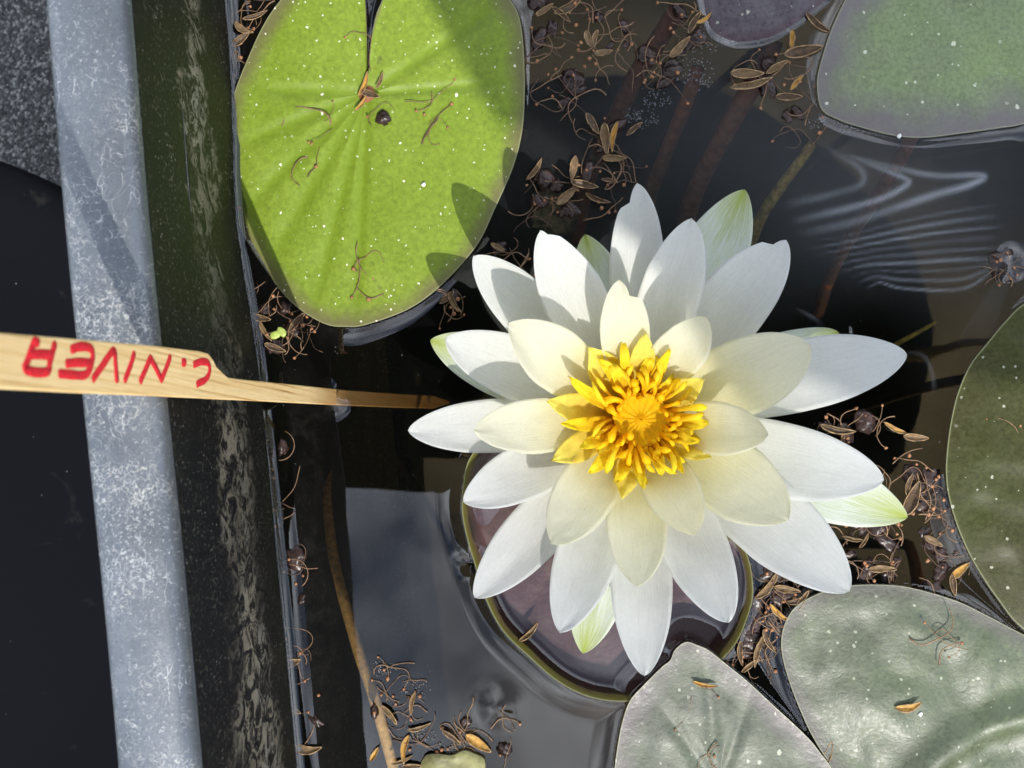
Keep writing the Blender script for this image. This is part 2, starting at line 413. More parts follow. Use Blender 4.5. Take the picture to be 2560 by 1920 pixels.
rimp = [(.0020, .060), (.0128, .058), (.0134, .0965), (.0131, .0986), (.0124, .0997), (.0112, .1001)] + \
       [(.0112 - .0078 * k / 6, .1001 + .0003 * math.sin(math.pi * k / 6)) for k in range(1, 7)] + \
       [(.0034 - .0034 * math.sin(R(a)), .0967 + .0034 * math.cos(R(a))) for a in (18, 36, 54, 72, 86)] + [(.0001, .0946)]
under(sweep('rim', rimp, MT['rim'], tub), tub)
wallp = [(.0000, .0948), (.0005, .075), (.0013, .055), (.0020, .035), (.0026, .02), (.0032, .004), (.0032, -.02), (.0002, -.09), (-.005, -.165), (-.016, -.1745)]
under(sweep('inner_wall', wallp, MT['wall'], tub), tub)
under(sweep('outer_wall', [(.0021, .0600), (.0062, .03), (.0062, -.03), (-.002, -.18), (-.02, G + .0005)], MT['lid'], tub), tub)
fl = [(*rot(*p), -.1745) for p in loop(-.0158)]
under(mesh_obj('floor', fl, [tuple(range(len(fl)))], MT['tub_floor'], tub, smooth=False), tub)
tag(tub, 'black plastic pond tub with a scratched grey weathered rim holding the water lilies', 'tub')

bk = empty('black_bucket', (-.188, -.043, G))
V = []; F = []; nS = 96
prof = [(.090, 0.0005), (.108, .110), (.113, .113), (.1150, .118), (.1150, .130), (.1138, .1337), (.1110, .1350), (.104, .1342), (.094, .1316), (.078, .1302), (.05, .1300), (.02, .13), (.002, .13)]
for i, (r, z) in enumerate(prof):
    for k in range(nS):
        a = 2 * math.pi * k / nS; V.append((r * math.cos(a), r * math.sin(a), z))
nb_ = 3
def ringfaces(i0, i1, n):
    return [(i * n + k, i * n + (k + 1) % n, (i + 1) * n + (k + 1) % n, (i + 1) * n + k) for i in range(i0, i1) for k in range(n)]
mesh_obj('body', V[:3 * nS], ringfaces(0, 2, nS), MT['lid'], bk)
mesh_obj('lid', V[2 * nS:], ringfaces(0, len(prof) - 3, nS) + [tuple((len(prof) - 3) * nS + k for k in range(nS))], MT['lid'], bk)
tag(bk, 'black plastic bucket with a dusty dark lid standing outside the tub rim', 'bucket')

# ------------------------------------------------------------------ leaf outlines (photo pixels)
PADS = {}
PADS['p1'] = dict(c=(917, 236), cleft=True, pts=[(927, 150), (932, 95), (944, 40), (962, -6), (990, -110), (1080, -150), (1190, -100), (1272, 0), (1301, 62), (1311, 181), (1308, 311), (1285, 414), (1238, 523), (1192, 616), (1109, 710), (1026, 772), (923, 811), (871, 818), (808, 808), (725, 751), (653, 658), (601, 570), (575, 482), (565, 388), (570, 311), (591, 233), (622, 155), (663, 67), (710, 0), (790, -85), (880, -112), (908, -50), (916, 20), (919, 90), (920, 150)])
PADS['p2'] = dict(c=(2480, 60), pts=[(2120, -20), (2092, 37), (2069, 91), (2045, 169), (2038, 219), (2049, 277), (2089, 302), (2136, 319), (2221, 341), (2298, 348), (2390, 338), (2491, 324), (2560, 311), (2700, 260), (2830, 120), (2850, -80), (2740, -270), (2500, -350), (2280, -280), (2160, -120)])
PADS['p3'] = dict(c=(1900, -150), pts=[(1700, -120), (1735, -30), (1752, 40), (1775, 90), (1820, 116), (1870, 121), (1930, 106), (1990, 72), (2046, 30), (2085, -10), (2120, -120), (2090, -280), (1960, -380), (1800, -340), (1710, -240)])
PADS['p4'] = dict(c=(2720, 1180), pts=[(2560, 757), (2508, 804), (2462, 859), (2420, 913), (2390, 981), (2374, 1045), (2364, 1112), (2360, 1172), (2364, 1225), (2377, 1279), (2400, 1344), (2436, 1416), (2488, 1494), (2550, 1568), (2680, 1650), (2850, 1640), (3010, 1480), (3060, 1200), (3000, 900), (2860, 740), (2680, 700)])
PADS['p5'] = dict(c=(2430, 1840), pts=[(1950, 1592), (1953, 1640), (1972, 1707), (1998, 1774), (2024, 1830), (2060, 1890), (2130, 1990), (2260, 2110), (2460, 2190), (2700, 2120), (2850, 1950), (2840, 1760), (2720, 1660), (2560, 1587), (2458, 1534), (2386, 1500), (2290, 1471), (2219, 1460), (2123, 1461), (2050, 1478), (1990, 1510), (1962, 1548)])
PADS['p6'] = dict(c=(1790, 1960), pts=[(1711, 1599), (1740, 1607), (1768, 1620), (1811, 1654), (1864, 1697), (1931, 1759), (2003, 1826), (2041, 1870), (2085, 1940), (2100, 2060), (2020, 2210), (1860, 2290), (1700, 2270), (1580, 2160), (1533, 2020), (1534, 1920), (1541, 1860), (1553, 1798), (1572, 1745), (1605, 1707), (1650, 1662), (1672, 1644), (1684, 1618)])
PADS['p7'] = dict(c=(1510, 1400), pts=[(1176, 1142), (1158, 1215), (1156, 1275), (1165, 1330), (1183, 1394), (1215, 1495), (1257, 1573), (1321, 1637), (1389, 1696), (1458, 1733), (1530, 1748), (1600, 1744), (1690, 1715), (1770, 1668), (1807, 1640), (1838, 1602), (1860, 1555), (1878, 1491), (1874, 1420), (1853, 1362), (1806, 1320), (1740, 1190), (1640, 1090), (1500, 1040), (1350, 1040), (1240, 1075)])
for k, d in PADS.items():
    d['out'] = [W(p.x, p.y, 0) for p in catmull(d['pts'], 12, not d.get('cleft'))]
AMP = dict(p1=.0010, p2=.0016, p3=.0006, p4=.0012, p5=.0011, p6=.0011, p7=.0013)

# ------------------------------------------------------------------ water
def poly_dist(px, py, poly, closed=True):
    A = np.array([(p.x, p.y) for p in poly]); B = np.roll(A, -1, 0)
    if not closed: A, B = A[:-1], B[:-1]
    best = np.full(px.shape, 1e9); inside = np.zeros(px.shape, bool)
    for a, b in zip(A, B):
        d = b - a; l2 = (d * d).sum() + 1e-18
        t = np.clip(((px - a[0]) * d[0] + (py - a[1]) * d[1]) / l2, 0, 1)
        best = np.minimum(best, (px - a[0] - t * d[0]) ** 2 + (py - a[1] - t * d[1]) ** 2)
        if closed:
            c = (a[1] > py) != (b[1] > py)
            xi = a[0] + (py - a[1]) / (d[1] + 1e-18) * d[0]
            inside ^= c & (px < xi)
    return np.sqrt(best), inside
xs = np.concatenate([np.linspace(XL - .0061, -.045, 48)[:-1], np.linspace(-.045, .135, 330), np.linspace(.135, XR - .0005, 24)[1:]])
ys = np.concatenate([np.linspace(YB + .0005, -.107, 16)[:-1], np.linspace(-.107, .107, 390), np.linspace(.107, YT - .0005, 16)[1:]])
gx, gy = np.meshgrid(xs, ys); wx = (gx * ct - gy * st).ravel(); wy = (gx * st + gy * ct).ravel()
XW = XL - .0032 - .0028 * np.exp(-((gy.ravel() - .048) / .026) ** 2)
hz = .0025 * np.exp(-np.maximum(0, gx.ravel() - XW) / .0019)
for k, d in PADS.items():
    dist, ins = poly_dist(wx, wy, d['out'], True)
    a = AMP[k]
    hz = np.maximum(hz, np.where(ins, a * np.exp(-dist / .0014), a * np.exp(-dist / .0027) - a * .12 * np.exp(-((dist - .008) / .004) ** 2)))
    if k == 'p7':
        pass
# the submerged stake's dimple, dents around floating clumps
for (cx, cy, a, s) in ((2095, 832, .0007, .0030), (2268, 890, -.0005, .004), (2510, 668, .0010, .0030), (832, 990, .0012, .0025), (1183, 1402, -.0012, .002), (1465, 1660, .0, .004), (1240, 1770, .0005, .003)):
    p = W(cx, cy); hz += a * np.exp(-((wx - p.x) ** 2 + (wy - p.y) ** 2) / (2 * s * s))
film = np.full(wx.shape, .003)
pt_ = W(2250, 450); film += .075 * np.exp(-(((wx - pt_.x) / .05) ** 2 + ((wy - pt_.y) / .032) ** 2))  # soft grey painted in for the sky mirrored at upper right
pt_ = W(1650, 260); film += .040 * np.exp(-(((wx - pt_.x) / .05) ** 2 + ((wy - pt_.y) / .04) ** 2))  # mirrored sky grey painted above the flower too
pt_ = W(2170, 930); film *= 1 - .95 * np.exp(-(((wx - pt_.x) / .024) ** 2 + ((wy - pt_.y) / .022) ** 4))  # grey cut away here to paint a dark reflection
def z2(l): return [(1900 + x / 2.962, y / 2.962) for x, y in l]
FL = [(z2([(480, 1080), (620, 1170), (720, 1230), (770, 1300), (740, 1370), (600, 1420), (400, 1470), (200, 1510)]), .22, 15),
      (z2([(620, 1130), (800, 1210), (950, 1270), (1100, 1340), (1040, 1400), (900, 1470), (700, 1530), (450, 1590), (250, 1640)]), .34, 14),
      (z2([(700, 1160), (1000, 1240), (1300, 1300), (1650, 1300), (1550, 1370), (1300, 1440), (1000, 1540), (700, 1640), (300, 1730)]), .36, 16)]
for i in range(9):
    y0 = 575 + 15 * i
    FL.append(([(1990 + 22 * i, y0 + 36 - i), (2120 + 10 * i, y0 + 12), (2260, y0 - 22 + 6 * i), (2380 + 4 * i, y0 - 46 + 9 * i), (2490 + 6 * (i % 3), min(655, y0 - 62 + 12 * i))], .13 + .07 * (i % 3), 6 + 2 * (i % 2)))
for i in range(5):
    FL.append(([(2500 + 6 * i, 690 + 3 * i), (2470 + 9 * i, 735), (2430 + 14 * i, 800), (2395 + 16 * i, 860)], .035, 8))
for i in range(5):
    FL.append(([(1985 + 9 * i, 772 + 5 * i), (2010 + 8 * i, 780 + 4 * i), (2035 + 6 * i, 800 + 5 * i)], .07, 3.5))
FL.append(([(2270, 880), (2310, 890), (2330, 930), (2336, 980)], .06, 8))
for pl, a, w in FL:
    line = [W(p.x, p.y) for p in catmull(pl, 5, False)]
    near = np.zeros(wx.shape)
    for i, (p, q) in enumerate(zip(line, line[1:])):           # the streak thins out towards both ends
        t = (i + .5) / (len(line) - 1); k = math.sin(math.pi * t) ** .8 * (.75 + .5 * noise.noise(Vector((p.x * 90, p.y * 90, a * 50))))
        m = (np.abs(wx - p.x) < .008) & (np.abs(wy - p.y) < .008)
        dx, dy = q.x - p.x, q.y - p.y; tt = np.clip(((wx[m] - p.x) * dx + (wy[m] - p.y) * dy) / (dx * dx + dy * dy + 1e-18), 0, 1)
        dd = (wx[m] - p.x - tt * dx) ** 2 + (wy[m] - p.y - tt * dy) ** 2
        near[m] = np.maximum(near[m], k * np.exp(-dd / (w * 1e-4 * (.32 + .36 * t)) ** 2))
    film += 1.35 * a * near
nx, ny = len(xs), len(ys)
top = np.stack([wx, wy, hz], 1)
idx = np.arange(nx * ny).reshape(ny, nx)
faces = np.stack([idx[:-1, :-1], idx[:-1, 1:], idx[1:, 1:], idx[1:, :-1]], -1).reshape(-1, 4).tolist()
# closed body: side skirt and bottom
border = list(idx[0, :]) + list(idx[1:, -1]) + list(idx[-1, -2::-1]) + list(idx[-2:0:-1, 0])
nb0 = nx * ny; bot = [(top[i][0], top[i][1], -.170) for i in border]
shr = [(x * .985 + .002, y * .985, z) for x, y, z in bot]
verts = top.tolist() + shr
nbr = len(border)
for k in range(nbr):
    k2 = (k + 1) % nbr
    faces.append((int(border[k]), nb0 + k, nb0 + k2, int(border[k2])))
faces.append(tuple(nb0 + k for k in range(nbr))[::-1])
water = structure(mesh_obj('water', verts, faces, MT['water'], attrs={'film': np.concatenate([np.clip(film, 0, .6), np.zeros(nbr)])}))
nfl = len(faces) - nbr - 1
for pgi in range(nfl, len(faces)): water.data.polygons[pgi].use_smooth = False

# ------------------------------------------------------------------ floating leaves
def make_pad(key, name, mat, label, zfun, lift, lift_w, cat='lily pad', thick=.0006, rings=46, veins=(), group='floating lily pads', seed=0):
    d = PADS[key]; out_ = d['out']; c = W(*d['c'], 0); n = len(out_); cl = d.get('cleft')
    rs = [0.015 + .985 * (1 - (1 - i / (rings - 1)) ** 1.7) for i in range(rings)]
    V = []; ed = []; ve = []
    pe = AMP[key] + .00022
    for r in rs:
        for k in range(n):
            o = out_[k]; p = c.lerp(o, r); dist = (o - c).length * (1 - r)
            if cl:
                de = min(k, n - 1 - k)
            ang = math.atan2(o.y - c.y, o.x - c.x)
            vv = 0.0
            for va, vw in veins:
                da = (ang - va + math.pi) % (2 * math.pi) - math.pi
                vv = max(vv, math.exp(-(da * max(.0015, (p - c).length) / vw) ** 2) * min(1, dist / .012))
            z = pe + lift * math.exp(-(dist / lift_w) ** 1.0) + zfun(p, r, dist, ang) - vv * .0006
            z += .00025 * noise.noise(Vector((p.x * 160 + seed, p.y * 160, 0))) * min(1, dist / .004)
            V.append((p.x, p.y, z)); ed.append(dist); ve.append(vv)
    m = len(V); F = []
    for i in range(rings - 1):
        for k in range(n - (1 if cl else 0)):
            k2 = (k + 1) % n
            F.append((i * n + k, (i + 1) * n + k, (i + 1) * n + k2, i * n + k2))
    F.append(tuple(range(n))) if not cl else None
    # underside
    V += [(x, y, z - thick) for x, y, z in V]; ed += ed; ve += ve
    F += [tuple(m + j for j in f[::-1]) for f in F]
    o = (rings - 1) * n
    for k in range(n - (1 if cl else 0)):
        k2 = (k + 1) % n; F.append((o + k, m + o + k, m + o + k2, o + k2))
    if cl:
        for kk in (0, n - 1):
            for i in range(rings - 1):
                F.append((i * n + kk, m + i * n + kk, m + (i + 1) * n + kk, (i + 1) * n + kk))
    ob = mesh_obj('blade', V, F, mat, attrs={'edge': ed, 'vein': ve})
    e = empty(name, (c.x, c.y, 0)); ob.parent = e; ob.matrix_parent_inverse = Matrix.Translation(-e.location)
    # leaf stalk running down into the water
    pts = [(0, 0, pe - thick * .6), (.002, .001, -.02), (.012, .008, -.07), (.03, .02, -.13), (.04, .025, -.168)]
    sv, sf = tube([Vector(p) for p in catmull(pts, 5, False)], [.0022] * (len(pts) * 5 - 4), 8)
    mesh_obj('stalk', sv, sf, MT['stem_red'], e)
    tag(e, label, cat, None)
    return e, ob
def undul(sx, amp, sc, dd=.006):
    return lambda p, r, dist, a: .0006 * min(1, dist / .006) + amp * noise.noise(Vector((p.x * sc + sx, p.y * sc, sx))) * min(1, dist / dd)
P1v = [(R(a), w) for a, w in ((-93, .0016), (-104, .0018), (-120, .0022), (-137, .0022), (-158, .0020), (178, .0018), (4, .0012), (33, .0018))]
SUNK = [W(*p) for p in ((560, 180), (590, 300), (612, 400), (640, 500), (672, 600), (705, 690), (735, 770))]   # left of this line the blade lies under water
def p1z(p, r, dist, a):
    px = 1280 + p.x * 1e4; py = 960 - p.y * 1e4
    xs_ = np.interp(py, [0, 180, 300, 400, 500, 600, 690, 770, 830], [520, 566, 594, 614, 640, 672, 705, 735, 700])
    s = (xs_ - px + 12 * noise.noise(Vector((py * .012, 3, 0)))) / 45.0
    drop = -.0016 / (1 + math.exp(-3.2 * (s - .35)))
    return .0010 * (r ** .7) - .0003 + drop + .0006 * noise.noise(Vector((p.x * 30, p.y * 30, 1))) * min(1, dist / .008)
make_pad('p1', 'lily_pad', MT['pad1'], 'bright yellow green round lily pad, deeply notched, sunlit beside the tub wall', p1z, 0.0, .003, veins=P1v, seed=1)
make_pad('p2', 'lily_pad', MT['pad2'], 'shaded grey green lily pad with purplish margin, above the curved film streaks', undul(4, .0008, 28), .0001, .002, seed=2)
make_pad('p3', 'lily_pad', MT['pad3'], 'plum grey lily pad with a dark purple wet edge among floating litter', undul(9, .0012, 60, .004), -.0012, .003, seed=3)
def p4z(p, r, dist, a):
    return (.0006 * noise.noise(Vector((p.x * 22 + 5, p.y * 70, 2))) + .0007 * noise.noise(Vector((p.x * 45, p.y * 150, 7)))) * min(1, dist / .008) + .0012 * min(1, dist / .010)
make_pad('p4', 'lily_pad', MT['pad4'], 'dark olive lily pad with a rippled glossy surface and two pale threads lying on it', p4z, .0, .005, seed=4)
P5v = [(R(a), w) for a, w in ((148, .0034), (112, .0030), (185, .003))]
RDG = [W(p.x, p.y) for p in catmull([(2620, 1765), (2480, 1800), (2410, 1836), (2345, 1880), (2290, 1930), (2260, 1980)], 16, False)]
def p5z(p, r, dist, a):
    q = Vector((p.x, p.y, 0)); dm = min((q - g).length for g in RDG)
    z = .0026 * math.exp(-(dm / .0040) ** 2)
    big = noise.noise(Vector((p.x * 38 + 2, p.y * 38, 5))); big2 = noise.noise(Vector((p.x * 90 + 2, p.y * 70, 9)))
    return (z + .0017 * big + .0010 * big2 + .0003 * noise.noise(Vector((p.x * 210, p.y * 160, 4)))) * min(1, dist / .010) + .0009 * min(1, dist / .012)
make_pad('p5', 'lily_pad', MT['pad5'], 'silvery wrinkled lily pad with a raised pale vein and a yellow husk on it', p5z, .0003, .004, veins=(), seed=5)
def p6z(p, r, dist, a):
    return .0011 + (.0009 * noise.noise(Vector((p.x * 45 + 12, p.y * 45, 5))) + .0005 * noise.noise(Vector((p.x * 120, p.y * 90, 1)))) * min(1, dist / .007) + .0007 * min(1, dist / .012)
make_pad('p6', 'lily_pad', MT['pad6'], 'sage grey lily pad with a torn pointed tip and an orange husk lying on it', p6z, .0004, .003, veins=[(R(95), .0018), (R(70), .0016), (R(125), .0018)], seed=6)
def p7z(p, r, dist, a):
    s = min(1, dist / .0038)
    return -.0045 * (s ** 1.3)
make_pad('p7', 'lily_pad', MT['pad7'], 'plum coloured lily pad with upturned olive edge, flooded with water under the flower', p7z, .0004, .002, seed=7)

# ------------------------------------------------------------------ plant label stake
S0 = Vector((-.0445, -.0040, 0)); SD = Vector((-.0130, .0079, .1030)).normalized()
SN = (Vector((1, 0, 0)) - SD * SD.x).normalized(); SW = SN.cross(SD).normalized()     # face normal, width direction
stake = empty('plant_label', S0)
SM = Matrix((SW, SN, SD)).transposed()                # local x = width, y = face normal, z = along the stick
stake.rotation_euler = SM.to_euler()
def face_uv(px, py):
    """where the sight line of a photo pixel meets the written face of the stick"""
    o = Vector((0, 0, H)); d = W(px, py, 0) - o
    f0 = S0 + SN * .0009
    t = (f0 - o).dot(SN) / d.dot(SN); q = o + d * t - S0
    return q.dot(SW), q.dot(SD)
UP = [face_uv(*p) for p in ((0, 832), (200, 848), (400, 866), (500, 878), (522, 884), (533, 898), (541, 915), (556, 930), (572, 944), (600, 948), (700, 958), (835, 972), (1000, 984), (1085, 989), (1124, 1003))]
DN = [face_uv(*p) for p in ((0, 971), (200, 982), (400, 990), (500, 995), (522, 996), (533, 997), (541, 997.5), (556, 998), (572, 999), (600, 1000), (700, 1005), (835, 1012), (1000, 1019), (1085, 1021), (1124, 1008))]
hi = UP[0][1]
left = [(UP[0][0], hi + .03)] + UP
right = [(DN[0][0], hi + .03)] + DN
V = []; F = []; T2 = .0009; bv = .00022
n = len(left)
for (a, b) in zip(left, right):
    x0, x1 = min(a[0], b[0]), max(a[0], b[0]); z = (a[1] + b[1]) / 2; za = a[1] if a[0] < b[0] else b[1]; zb = b[1] if a[0] < b[0] else a[1]
    V += [(x0 + bv, T2, za), (x1 - bv, T2, zb), (x1, T2 - bv, zb), (x1, -T2 + bv, zb), (x1 - bv, -T2, zb), (x0 + bv, -T2, za), (x0, -T2 + bv, za), (x0, T2 - bv, za)]
for i in range(n - 1):
    for k in range(8):
        k2 = (k + 1) % 8; F.append((i * 8 + k, (i + 1) * 8 + k, (i + 1) * 8 + k2, i * 8 + k2))
F += [tuple(range(8)), tuple((n - 1) * 8 + k for k in range(8))[::-1]]
mesh_obj('stick', V, F, MT['wood'], stake, smooth=False)
def zz2(l): return [(x / 2.592, 640 + y / 2.592) for x, y in l]
GLY = [('letter', [[(225, 552), (205, 600), (175, 690), (160, 725), (200, 748), (260, 755), (312, 745), (322, 690), (340, 620), (354, 572)], [(196, 640), (260, 636), (338, 642)], [(222, 550), (245, 562)]]),
       ('letter', [[(462, 606), (505, 590), (555, 588), (592, 606), (600, 650), (590, 705), (575, 745), (545, 772), (470, 770), (384, 762)], [(430, 697), (500, 690), (588, 692)]]),
       ('letter', [[(602, 797), (660, 715), (735, 614), (748, 700), (757, 806)]]),
       ('letter', [[(868, 634), (842, 720), (808, 806)]]),
       ('letter', [[(1102, 656), (1075, 730), (1046, 802), (1010, 725), (972, 660), (945, 730), (908, 812)]]),
       ('full_stop', [[(1182, 690), (1200, 690)]]),
       ('letter', [[(1256, 704), (1300, 686), (1342, 690), (1358, 722), (1352, 770), (1325, 806), (1290, 822), (1276, 832)]])]
for name, strokes in GLY:
    V = []; F = []
    for si, s in enumerate(strokes):
        pts = [face_uv(*p) for p in zz2(s)]
        P = catmull(pts, 5, False) if len(pts) > 3 and len(pts) not in (7,) else [Vector((*a, 0)).lerp(Vector((*b, 0)), j / 6) for a, b in zip(pts, pts[1:]) for j in range(6)] + [Vector((*pts[-1], 0))]
        m = len(P); b0 = len(V)
        wd = .00067 if name == 'letter' else .00075
        # rounded ends: a stroke of overlapping width, flat ink 0.05 mm proud of the wood
        P = [P[0] + (P[0] - P[1]).normalized() * wd * .6] + P + [P[-1] + (P[-1] - P[-2]).normalized() * wd * .6]
        m = len(P)
        for i, p in enumerate(P):
            t = P[min(i + 1, m - 1)] - P[max(i - 1, 0)]; t = t.normalized() if t.length > 0 else Vector((0, 1, 0))
            sN = Vector((-t.y, t.x, 0)); w = wd * (.55 if i in (0, m - 1) else 1) * (1 + .13 * noise.noise(Vector((p.x * 2500, p.y * 2500, si))))
            zf = T2 + .00003 + .00001 * si
            for q, zq in ((p + sN * w, -.00001), (p + sN * w * .93, .00004), (p - sN * w * .93, .00004), (p - sN * w, -.00001)):
                V.append((q.x, zf + zq, q.y))
        for i in range(m - 1):
            for k in range(3): F.append((b0 + i * 4 + k, b0 + i * 4 + k + 1, b0 + (i + 1) * 4 + k + 1, b0 + (i + 1) * 4 + k))
    mesh_obj(name, V, F, MT['ink'], stake)
tag(stake, 'flat wooden plant label with red handwritten letters leaning over the tub rim into the water', 'plant label')

# ------------------------------------------------------------------ submerged stems
def stem(name, pts, r0, r1, mat, label, group=None):
    P = [W(x, y, z) for x, y, z in pts]; P = catmull(P, 8, False); n = len(P)
    rad = [(r0 + (r1 - r0) * i / (n - 1)) * (1 + .08 * noise.noise(P[i] * 120)) for i in range(n)]
    V, F = tube(P, rad, 10); o = mesh_obj(name, V, F, mat, loc=P[-1])
    return tag(o, label, 'shoot', group)
stem('submerged_stem', [(1010, 1990, -.0025), (985, 1925, -.0026), (940, 1760, -.0050), (900, 1640, -.012), (860, 1500, -.024), (832, 1380, -.040), (817, 1250, -.062), (820, 1150, -.090), (845, 1040, -.13), (870, 990, -.168)], .0014, .0016, MT['stem_tan'], 'tan lily stem curving down under water beside the tub wall')
stem('submerged_stem', [(1690, 30, -.030), (1640, 110, -.040), (1585, 200, -.052), (1520, 340, -.072), (1465, 460, -.10), (1440, 600, -.16)], .0026, .0030, MT['stem_red'], 'dim reddish stem under water, closest to the notched bright pad')
stem('submerged_stem', [(1745, 170, -.022), (1725, 230, -.027), (1690, 320, -.036), (1650, 420, -.050), (1618, 510, -.07), (1600, 640, -.14)], .0018, .0024, MT['stem_red'], 'middle one of three reddish stems sunk above the flower')
stem('submerged_stem', [(1935, 100, -.018), (1900, 180, -.022), (1850, 265, -.028), (1795, 365, -.038), (1750, 450, -.05), (1715, 550, -.07), (1700, 660, -.14)], .0026, .0028, MT['stem_red'], 'thick reddish stem under water pointing at the green tipped upper sepal')
stem('submerged_stem', [(2030, 360, -.006), (1995, 410, -.010), (1950, 470, -.016), (1905, 540, -.024), (1870, 620, -.036), (1840, 720, -.07), (1820, 800, -.14)], .0013, .0019, MT['stem_olive'], 'mossy yellow olive stem under water beside the upper sepal')
stem('submerged_stem', [(2300, 300, -.04), (2255, 390, -.05), (2200, 480, -.062), (2140, 570, -.085), (2095, 650, -.12), (2065, 720, -.15), (2045, 790, -.174)], .0020, .0022, MT['stem_red'], 'faint reddish stem under water beneath the curved film streaks')
stem('water_sprig', [(2340, 806, -.012), (2290, 834, -.016), (2235, 864, -.022), (2180, 900, -.04), (2150, 930, -.16)], .0005, .0010, MT['stem_olive'], 'thin yellow water sprig under water in the dark patch right of the flower')

# ------------------------------------------------------------------ the flower
FC = W(1597, 1048, .016)
flower = empty('water_lily_flower', (FC.x, FC.y, .004))
def petal(name, tip, zt, width, mat, r0=.004, zb=.011, cup=.28, rise=1.5, mx=.60, blunt=.72, base=.42, notch=None, bend=0.0, thick=.00045, rows=40, cols=15, droop=0.0, twist=0.0, seed=0, ptmin=0.0, slim=1.0, wav=1.0):
    C = FC; T = W(tip[0], tip[1], zt)
    d2 = Vector((T.x - C.x, T.y - C.y, 0)); L_ = d2.length; d2.normalize(); sd = Vector((d2.y, -d2.x, 0))
    B = Vector((C.x + d2.x * r0, C.y + d2.y * r0, zb))
    hw = width * 1e-4 * .5 * (H - zt * .7) / H * slim
    def sp(t):
        p = B.lerp(T, t); p.z = zb + (zt - zb) * (t ** rise) - droop * max(0, t - .7) ** 2
        return p + sd * bend * math.sin(math.pi * t)
    def prof(t, side):
        if t < mx: f = base + (1 - base) * math.sin(math.pi / 2 * t / mx)
        else: f = max(0.0, 1 - ((t - mx) / (1 - mx)) ** 2.1) ** blunt
        if notch and side == notch[0] and t > notch[1]:
            f *= 1 - .55 * min(1, (t - notch[1]) / .012) * (1 - .25 * min(1, (t - notch[1]) / (1 - notch[1])))
        return f
    V = []; pt = []; pv = []
    for j in (0, 1):
        for i in range(rows):
            t = i / (rows - 1); t = 1 - (1 - t) ** 1.35
            p = sp(t); tg = (sp(min(1, t + .01)) - sp(max(0, t - .01))).normalized()
            s = tg.cross(Vector((0, 0, 1)));  s.normalize(); nn = s.cross(tg).normalized()
            if twist:
                q = Matrix.Rotation(twist * t, 3, tg); s = q @ s; nn = q @ nn
            for k in range(cols):
                v = -1 + 2 * k / (cols - 1); side = 1 if v > 0 else -1
                w = hw * max(.0, prof(t, side)) * (1 + .045 * wav * noise.noise(Vector((t * 5, side * 3.0, seed * 1.7))))
                cu = cup * hw * (v * v) * (prof(t, side)) * (1 - .35 * t)
                wob = wav * (.00042 * noise.noise(Vector((t * 5 + seed, v * 1.6, seed * 3.1))) + .00014 * noise.noise(Vector((t * 16, v * 5, seed))))
                q = p + s * (v * w) + nn * (cu + wob)
                if j: q = q - nn * (thick * (1 - .75 * v * v) * (1 - .8 * t ** 6))
                V.append(q - flower.location); pt.append(ptmin + (1 - ptmin) * t); pv.append(v)
    m = rows * cols; F = []
    for i in range(rows - 1):
        for k in range(cols - 1):
            a = i * cols + k; F.append((a, a + cols, a + cols + 1, a + 1)); F.append((m + a, m + a + 1, m + a + cols + 1, m + a + cols))
    for i in range(rows - 1):
        a = i * cols; F.append((a, m + a, m + a + cols, a + cols)); a += cols - 1; F.append((a, a + cols, m + a + cols, m + a))
    for k in range(cols - 1): F.append((k, k + 1, m + k + 1, m + k))
    return mesh_obj(name, V, F, mat, flower, attrs={'pt': pt, 'pv': pv})
# sepals, greenish tips, the outermost whorl
petal('sepal', (1076, 850), .014, 150, MT['sepal'], zb=.007, cup=.35, rise=1.3, seed=1)
petal('sepal', (1462, 586), .012, 135, MT['sepal'], zb=.007, cup=.35, rise=1.3, seed=2)
petal('sepal', (1862, 474), .014, 175, MT['sepal'], zb=.007, cup=.30, rise=1.3, seed=3)
petal('sepal', (2098, 832), .0035, 120, MT['sepal'], zb=.007, cup=-.5, rise=1.0, blunt=.6, seed=4)
petal('sepal', (2269, 1294), .010, 170, MT['sepal'], zb=.007, cup=.28, rise=1.3, seed=5)
petal('sepal', (1458, 1634), .010, 150, MT['sepal'], zb=.007, cup=.3, rise=1.3, seed=6)
OUT = [((1184, 640), .023, 165, {}), ((1350, 577), .029, 178, dict(notch=(1, .95))), ((1594, 458), .023, 156, dict(notch=(-1, .90))),
       ((1730, 546), .030, 172, {}), ((1966, 600), .026, 205, dict(notch=(-1, .94))), ((2268, 886), .020, 200, dict(bend=-.001)),
       ((2210, 1200), .021, 205, dict(bend=.0012)), ((2124, 1478), .021, 222, dict(bend=-.0012)), ((1822, 1556), .021, 190, {}), ((1611, 1690), .018, 172, {}),
       ((1400, 1582), .022, 180, {}), ((1186, 1494), .021, 162, {}), ((1158, 1254), .027, 160, {}), ((1020, 1076), .023, 150, {}), ((1112, 848), .024, 172, {})]
for i, (tip, zt, w, kw) in enumerate(OUT):
    petal('petal', tip, zt + (.012 if 6 <= i <= 10 else .007), w, MT['petal'], r0=.0045, zb=.0095 + .0012 * (i % 2), cup=.34, rise=1.35, blunt=.64, base=.34, slim=.90, seed=10 + i, **kw)
